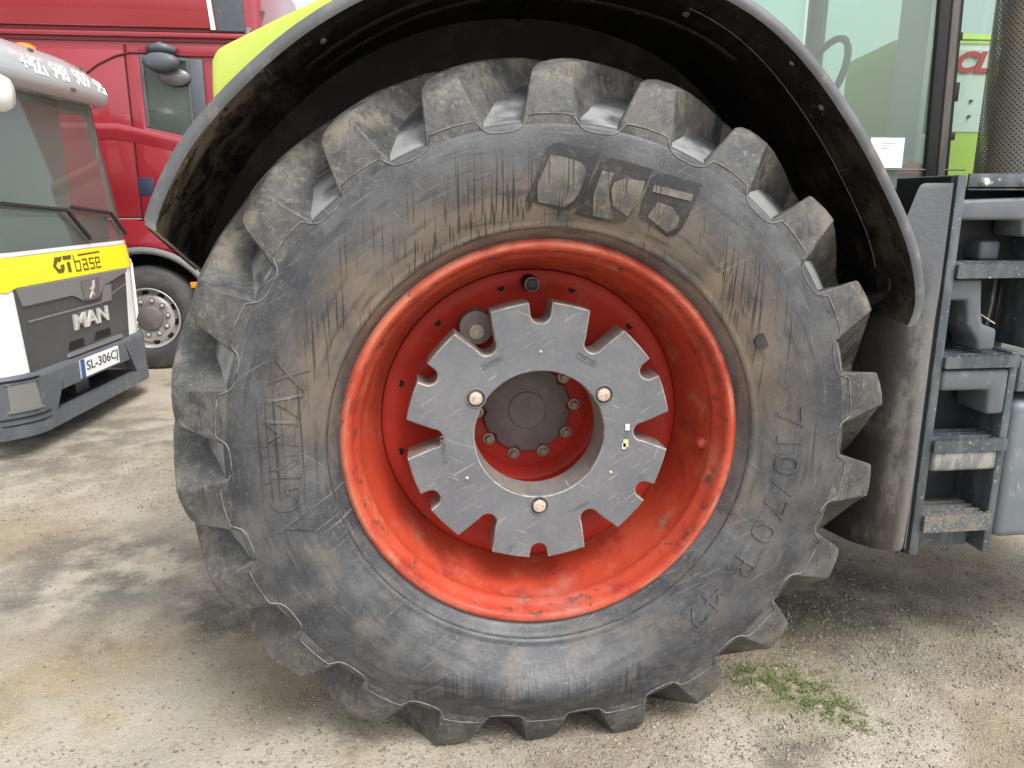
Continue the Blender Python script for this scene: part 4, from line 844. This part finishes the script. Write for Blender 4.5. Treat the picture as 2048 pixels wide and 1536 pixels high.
obj('chassis', MB().box(-7.5, XR, RY+.5, RY+2.0, .5, 1.0), 'dark_body', RTK)
# side skin pieces around the window
rpanel([(XL, 1.46), (-2.93, 1.46), (-2.93, 2.93), (XL, 2.93)], RY, RY+.035, 'truck_red', 'sleeper_side', bevel=.008)
WZB = lambda x: 2.262-(x+2.79)*.215
WXR = -2.375
dr = rpanel([(-2.915, 1.46), (-2.915, 2.90), (-2.80, 2.915), (-2.80, WZB(-2.80)), (WXR, WZB(WXR)), (WXR, 1.33)], RY-.004, RY+.03, 'truck_red', 'door', bevel=.006)
rpanel([(-2.80, 2.90), (-2.80, 2.975), (XR, 2.975), (XR, 2.885), (WXR+.02, 2.885)], RY-.002, RY+.03, 'truck_red', 'door_header', bevel=.006)
rpanel([(WXR+.01, 1.28), (WXR+.01, 2.16), (XR, 2.0), (XR, 1.08)], RY-.003, RY+.03, 'truck_red', 'front_side', bevel=.006)
rpanel([(-2.80, WZB(-2.80)), (-2.80, 2.90), (WXR, 2.87), (WXR, WZB(WXR))], RY+.012, RY+.02, 'glass_dark', 'door_window')
rpanel([(-2.795, WZB(-2.795)+.002), (-2.795, 2.895), (WXR, 2.865), (WXR, WZB(WXR)), ((WXR-.02), WZB((WXR-.02))+.02), ((WXR-.02), 2.845), (-2.77, 2.87), (-2.77, WZB(-2.77)+.022)], RY-.006, RY+.01, 'visor_dark', 'window_seal')
obj('window_interior', MB().box(-2.79, WXR, RY+.0215, RY+.029, 2.17, 2.89), 'interior', RTK)
obj('mirror_pod', MB().tube([(-2.72, RY-.02, 2.94), (-2.60, RY-.05, 2.95), (-2.47, RY-.02, 2.93)], [.03, .045, .03], 10), 'bumper_grey', RTK, smooth=True)
mr = MB(); mr.lathe([(-.05, .0), (-.045, .10), (-.02, .145), (.03, .155), (.05, .14)], 28, 0, 0); mr.v = [(-2.595+x*1.05, RY-.10+y, 2.82+z*.52) for x, y, z in mr.v]; obj('kerb_mirror', mr, 'bumper_grey', RTK, smooth=True)
mr = MB(); mr.lathe([(-.02, .0), (-.015, .11), (.0, .125), (.02, .12)], 28, 0, 0); mr.v = [(-2.50+x*1.1, RY-.03+y, 2.70+z*.62) for x, y, z in mr.v]; obj('mirror_back', mr, 'visor_dark', RTK, smooth=True)
obj('quarter_post', MB().box(WXR, WXR+.12, RY-.02, RY+.02, 2.12, 2.86), 'bumper_grey', RTK, bevel=.012)
# crease, steps and seams on the side
cr = MB(); cr.grid([[(x, RY-y, z+dz) for x, z in ((-4.5, 2.30), (-3.05, 2.29), (-2.79, 2.235), (-2.30, 2.12), (-1.75, 2.05))] for y, dz in ((.0, .012), (.022, -.01), (.018, -.06), (.004, -.13))]); obj('side_crease', cr, 'truck_red', RTK, smooth=True)
for z0, z1, y in ((3.005, 3.035, .0), (3.09, 3.115, .0)):
    obj('roof_seam', MB().box(XL, XR, RY+.012, RY+.035, z0, z1), 'seam', RTK)
obj('roof_ledge', MB().box(XL, XR-.02, RY-.002, RY+.04, 3.04, 3.085), 'truck_red', RTK, bevel=.01)
rpanel([(XL, 3.12), (-2.16, 3.12), (-2.22, 3.88), (XL, 3.88)], RY-.004, RY+.04, 'truck_red', 'high_roof_side', bevel=.012)
rpanel([(-2.155, 3.11), (-2.215, 3.88), (-2.185, 3.88), (-2.115, 3.11)], RY-.01, RY+.04, 'white_paint', 'roof_edge_strip')
rpanel([(-2.10, 3.10), (-2.17, 3.88), (-1.88, 3.88), (-1.86, 3.10)], RY-.006, RY+.04, 'bumper_grey', 'visor_end', bevel=.01)
obj('door_seam', MB().tube([(-3.30, RY-.002, 2.70), (-3.16, RY-.002, 2.80), (-3.0, RY-.002, 2.875), (-2.88, RY-.006, 2.905), (-2.72, RY-.006, 2.905)], .010, 6), 'seam', RTK)
obj('door_seam', MB().box(-2.9265, -2.9185, RY-.003, RY+.02, 1.3, 2.98), 'seam', RTK)
obj('roof_lamp_bracket', MB().tube([(-1.82, RY+.1, 3.12), (-1.80, RY+.1, 3.2), (-1.74, RY+.1, 3.19), (-1.70, RY+.1, 3.3)], .016, 6), 'visor_dark', RTK)
obj('roof_lamp', MB().tube([(-1.84, RY+.04, 3.06), (-1.84, RY+.04, 3.14)], .035, 10), 'lamp_lens', RTK)
p0 = on(280, 360, 1, RY); obj('side_badge', MB().box(p0.x-.02, p0.x+.12, RY-.008, RY-.0045, p0.z-.14, p0.z+.02), 'badge_blue', RTK, bevel=.003)
p0 = on(388, 570, 1, RY-.05); obj('marker_lamp', MB().box(p0.x-.03, p0.x+.06, RY-.07, RY-.045, p0.z-.03, p0.z+.03), 'amber', RTK, bevel=.01)
lorry_wheel(RTK, Vector((WX, RY-.01, WZ)), Vector((0, 1, 0)), WR, True)
lorry_wheel(RTK, Vector((WX, RY+2.4, WZ)), Vector((0, -1, 0)), WR)
for x in (-6.6,): lorry_wheel(RTK, Vector((x, RY-.01, WZ)), Vector((0, 1, 0)), WR)

# ------------------------------------------------------------------ loose gravel and grass
def stones(n, sampler, smin, smax, name, label):
    base = np.array([(1, 0, 0), (-1, 0, 0), (0, 1, 0), (0, -1, 0), (0, 0, 1), (0, 0, -1)], float)
    tri = np.array([(0, 2, 4), (2, 1, 4), (1, 3, 4), (3, 0, 4), (2, 0, 5), (1, 2, 5), (3, 1, 5), (0, 3, 5)])
    P = sampler(n); n = len(P)
    sz = smin+(smax-smin)*rng.random(n)**3
    v = base[None]*(1+.5*(rng.random((n, 6, 1))-.5))+.35*(rng.random((n, 6, 3))-.5)
    th = rng.random(n)*6.283; c, s = np.cos(th), np.sin(th)
    x = v[:, :, 0]*c[:, None]-v[:, :, 1]*s[:, None]; y = v[:, :, 0]*s[:, None]+v[:, :, 1]*c[:, None]; z = v[:, :, 2]*.6
    hz = np.array([gheight(px, py) for px, py in P])
    V = np.stack([x*sz[:, None]+P[:, 0:1], y*sz[:, None]+P[:, 1:2], z*sz[:, None]+hz[:, None]+sz[:, None]*.15], -1).reshape(-1, 3)
    Fc = (tri[None]+6*np.arange(n)[:, None, None]).reshape(-1, 3)
    me = bpy.data.meshes.new(name); me.vertices.add(len(V)); me.vertices.foreach_set('co', V.ravel()); me.loops.add(Fc.size); me.loops.foreach_set('vertex_index', Fc.ravel().astype(np.int32))
    me.polygons.add(len(Fc)); me.polygons.foreach_set('loop_start', np.arange(0, Fc.size, 3, dtype=np.int32)); me.update(calc_edges=True); me.validate()
    me.materials.append(MATS['stone']); o = bpy.data.objects.new(name, me); COL.objects.link(o); o['kind'] = 'stuff'; o['label'] = label; o['category'] = 'gravel'
def fine(n):
    a = rng.normal((.1, -.05), (.9, .28), (n//3, 2)); b = rng.normal((1.3, .55), (.55, .35), (n//3, 2)); c = rng.uniform((-2.6, -.4), (2.4, 3.2), (n//3, 2))
    d = rng.normal((-2.1, 2.6), (.7, .6), (n//5, 2)); return np.concatenate([a, b, c, d])
stones(46000, fine, .0014, .0068, 'gravel', 'fine loose gravel scattered over the dirt yard')
def blades(n):
    mb = MB(); A = Vector((.74, .33, 0)); B = Vector((1.06, -.02, 0))
    for i in range(n):
        if i % 3: t = random.random(); p = A.lerp(B, t)+Vector((random.gauss(0, .04), random.gauss(0, .04), 0))
        else: p = Vector((.92+random.gauss(0, .07), .235+random.gauss(0, .045), 0))
        if mnoise.noise((p.x*22, p.y*22, 0)) < -.05: continue
        h = random.uniform(.003, .013); a = random.random()*6.28; d = Vector((math.cos(a), math.sin(a), 0)); q = Vector((-d.y, d.x, 0))*random.uniform(.0012, .0025)
        z0 = gheight(p.x, p.y)-.001; p = Vector((p.x, p.y, z0)); m_ = p+d*h*.5+Vector((0, 0, h*.7)); e = p+d*h*random.uniform(.9, 1.6)+Vector((0, 0, h*random.uniform(.5, 1.)))
        mb.add([p-q, p+q, m_+q*.8, m_-q*.8, e], [(0, 1, 2, 3), (3, 2, 4)])
    return mb
gb = obj('grass', blades(4600), 'grass_blade', fix=False); gb['kind'] = 'stuff'; gb['label'] = 'sparse strip of low green grass beside the tractor tyre'; gb['category'] = 'grass'
